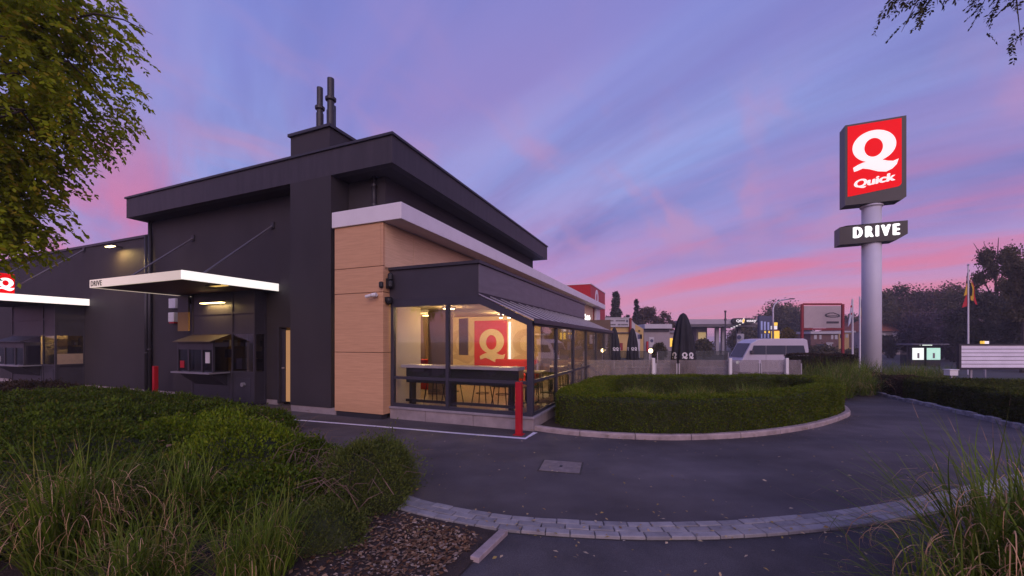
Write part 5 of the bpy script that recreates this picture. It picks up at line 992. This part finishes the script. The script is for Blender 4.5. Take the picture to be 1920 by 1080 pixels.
# street lamp and plain mast
k = bthing_px('street_lamp', 'slim street lamp with curved arm above the price signs', 'street lamp', 1449.5, 55); l = k.location; P0 = lambda u, v: (xz(u, v, 55)[0]-l[0], 0, xz(u, v, 55)[1]-l[2])
MB().tube([(0, 0, 0), P0(1449.5, 600), P0(1449.5, 578), P0(1453, 570), P0(1462, 563.5), P0(1482, 560.5)], [.14, .12, .10, .09, .08, .07], 8).build('pole', 'steel', k, smooth=True); a = P0(1485, 560.4); MB().box(a[0]-.35, a[0]+.3, -.14, .14, a[2]-.06, a[2]+.08).build('lamp_head', 'roof_dark', k, .03)
k = bthing_px('mast', 'plain dark mast before the petrol station canopy', 'mast', 1360, 50); l = k.location; MB().tube([(0, 0, 0), (0, 0, xz(0, 572, 50)[1])], [.11, .08], 10).build('pole', 'roof_dark', k); MB().tube([(0, 0, xz(0, 586, 50)[1]), (0, 0, xz(0, 590, 50)[1])], .14, 10).build('band', 'roof_dark', k); MB().tube([(0, 0, xz(0, 571, 50)[1]), (0, 0, xz(0, 574.5, 50)[1])], .13, 10).build('head', 'roof_dark', k)
# bus shelter
k = bthing_px('bus_shelter', 'bus shelter with two lit poster cases under the dark trees', 'bus shelter', 1738, 40); gb = gv(k, 40)
fbox(k, 'roof', 'roof_grey', 1706, 1774, 644.4, 646.4, 40, -.3, 1.4)
for n_, m, u0, u1 in (('poster_case', 'poster_white', 1711, 1732), ('poster_case', 'poster_green', 1738, 1763)):
    pc = fbox(k, n_, 'dark_metal', u0-1, u1+1, 651, gb-1, 40, .02, .3); x0, z1 = xz(u0, 652.5, 40); x1, z0 = xz(u1, 674.5, 40); l = k.location; MB().box(x0-l[0], x1-l[0], -.01, .018, z0-l[2], z1-l[2]).build('poster', m, pc, off=(0, 0, 0)); MB().box((x0+x1)/2-l[0]-.1, (x0+x1)/2-l[0]+.12, -.016, -.011, z0+.15-l[2], z1-.5-l[2]).build('print', 'board', pc, off=(0, 0, 0))
for u in (1709, 1735, 1768): fbox(k, 'post', 'dark_metal', u-.8, u+.8, 646.5, gb, 40, .35, .45)
fbox(k, 'back_pane', 'glass_dark', 1710, 1767, 648, gb, 40, 1.2, 1.22); fbox(k, 'roof_lamp', 'poster_white', 1740, 1758, 646.5, 648, 40, .5, .8); MB().box(.9, 1.35, .3, .6, 0, 1.0).build('litter_bin', 'steel', k)
# slatted board
k = thing('slatted_board', 'low white slatted hoarding with dark frame at the right edge', 'hoarding', ((1880-CX)/F*16, 16, 0)); l = k.location; x0 = xz(1797, 0, 16)[0]-l[0]; x1 = xz(1990, 0, 16)[0]-l[0]; tilt = .0
MB().box(x0, x1, .03, .07, .66, 1.60).build('backing', 'roof_dark', k)
for i in range(6): z = .69+i*.150; MB().poly([(x0+.09, .03, z), (x0+.09, -.012, z+.012), (x0+.09, .008, z+.138), (x0+.09, .03, z+.138)], (x1-x0-.18, 0, 0)).build('slat', 'slat', k)
MB().box(x0, x0+.09, -.03, .03, .62, 1.65).build('frame_side', 'dark_metal', k); MB().box(x1-.09, x1, -.03, .03, .62, 1.65).build('frame_side', 'dark_metal', k); MB().box(x0+.09, x1-.09, -.03, .03, 1.59, 1.65).build('frame_rail', 'dark_metal', k); MB().box(x0+.09, x1-.09, -.03, .03, .62, .68).build('frame_rail', 'dark_metal', k)
for x in (x0+.6, x1-.6): MB().box(x-.04, x+.04, .07, .13, 0, 1.5).build('leg', 'steel', k)
k = tag(MB().box(-.14, .14, -.1, .1, .0, .18).box(-.16, .16, -.12, .12, .18, .21).build('floodlight_box', 'white_plain', bevel=.01), 'small white box on the hedge left of the slatted hoarding', 'box'); k.location = (at(1783, 0, 13.5)[0], 13.5, .60)
tag(MB().box(-.03, .03, -.03, .03, -.6, 0).build('stake', 'steel', k))
k = bthing_px('sign_panel', 'small pale box sign above the slatted hoarding', 'sign', 1849, 22); fbox(k, 'panel', 'white_sign', 1843.5, 1854.5, 639.5, 647, 22, 0, .15); fbox(k, 'edge', 'yellow_sign', 1843, 1846, 639.3, 647.2, 22, -.01, .14); fbox(k, 'post', 'steel', 1848, 1850, 647, gv(k, 22), 22, .02, .1)
# houses
def house(lab, u0, u1, ve, vr, Y, wall, roof, wins, flat=False, depth=8):
    k = bthing_px('house', lab, 'house', (u0+u1)/2, Y, 'houses beyond the road'); l = k.location; gb = gv(k, Y); fbox(k, 'wall', wall, u0, u1, ve, gb, Y, 0, depth)
    xa, ze = xz(u0, ve, Y); xb, _ = xz(u1, ve, Y); zr = xz(0, vr, Y)[1]; xa -= l[0]; xb -= l[0]; ze -= l[2]; zr -= l[2]
    if flat: MB().box(xa-.3, xb+.3, -.4, depth, ze, zr).build('roof', roof, k, off=(0, 0, 0))
    else:
        h = (xb-xa)*.22
        MB().add([(xa-.3, -.5, ze), (xb+.3, -.5, ze), (xb+.3, depth+.5, ze), (xa-.3, depth+.5, ze), (xa+h, depth/2, zr), (xb-h, depth/2, zr)], [(0, 1, 5, 4), (1, 2, 5), (2, 3, 4, 5), (3, 0, 4), (3, 2, 1, 0)]).build('roof', roof, k, off=(0, 0, 0)); MB().box(xb-h-1, xb-h-.3, depth/2-.3, depth/2+.3, zr-.4, zr+.9).build('chimney', 'brick', k, off=(0, 0, 0))
    for (a, b, c, d, m) in wins: w_ = fbox(k, 'window', m, a, b, c, d, Y, -.06, .01); 
    return k
house('brick house with white-edged flat roof behind the billboard', 1520, 1572, 626, 621.5, 72, 'brick', 'white_wall', [(1526, 1531, 628, 636, 'white_wall'), (1536, 1540, 628, 636, 'white_wall'), (1558, 1562, 628, 636, 'white_wall'), (1565, 1570, 628, 636, 'white_wall'), (1549, 1562, 642, 644.5, 'white_wall'), (1550, 1559, 645, 653, 'white_wall'), (1530, 1545, 645, 655, 'win_far')], True)
house('ochre brick annex right of the brick house', 1572.5, 1598, 623.5, 620.5, 72.5, 'yellow_wall', 'white_wall', [(1575, 1580, 627, 634, 'win_far'), (1585, 1590, 626, 633, 'white_wall'), (1592, 1596, 626, 652, 'brick')], True)
house('house with red tiled roof behind the thin flagpoles', 1590, 1634, 622, 604, 84, 'grey_wall', 'roof_tile', [(1600, 1607, 626, 634, 'win_far'), (1618, 1623, 628, 640, 'white_wall'), (1610, 1616, 645, 655, 'win_far')])
house('house with broad orange tiled roof right of the pylon post', 1640, 1712, 621, 592.5, 76, 'grey_wall', 'roof_tile', [(1652, 1660, 625, 634, 'white_wall'), (1673, 1682, 624, 634, 'white_wall'), (1690, 1700, 624, 632, 'win_far'), (1675, 1684, 641, 651, 'win_far'), (1655, 1664, 642, 652, 'white_wall')])
house('small pale gabled house left of the red billboard post', 1506, 1524, 640, 630, 80, 'white_wall', 'roof_dark', [(1510, 1513, 645, 650, 'win_far'), (1517, 1521, 645, 650, 'win_far')])
for (u, vt, hw, Y, lab) in ((1545, 650, 26, 50, 'rounded green shrub below the billboard'), (1236, 644, 13, 40, 'rounded clipped shrub before the grey shed'), (1318, 636, 16, 58, 'mixed green shrubs under the petrol station canopy'), (1665, 628, 14, 60, 'young leafy tree before the orange roofed house'), (1600, 654, 20, 46, 'low shrub beside the white flag pole foot')): far_tree('shrub', lab, u, vt, hw, Y, 'far_green', 1500, None, None, 'round', 0, 0, 'shrub', 'shrubs beyond the terrace')

# ================================================================== evening haze
hz_m = bpy.data.materials.new('haze'); hz_m.use_nodes = True; _n = hz_m.node_tree.nodes; _n.remove(_n['Principled BSDF'])
_v = _n.new('ShaderNodeVolumePrincipled'); _v.inputs['Density'].default_value = .0011; _v.inputs['Color'].default_value = (.92, .90, .95, 1); _v.inputs['Anisotropy'].default_value = .1
hz_m.node_tree.links.new(_v.outputs[0], _n['Material Output'].inputs['Volume'])
hz = tag(MB().box(-1650, 1650, -1650, 1650, -1.8, 16).build('haze', hz_m), kind='stuff')
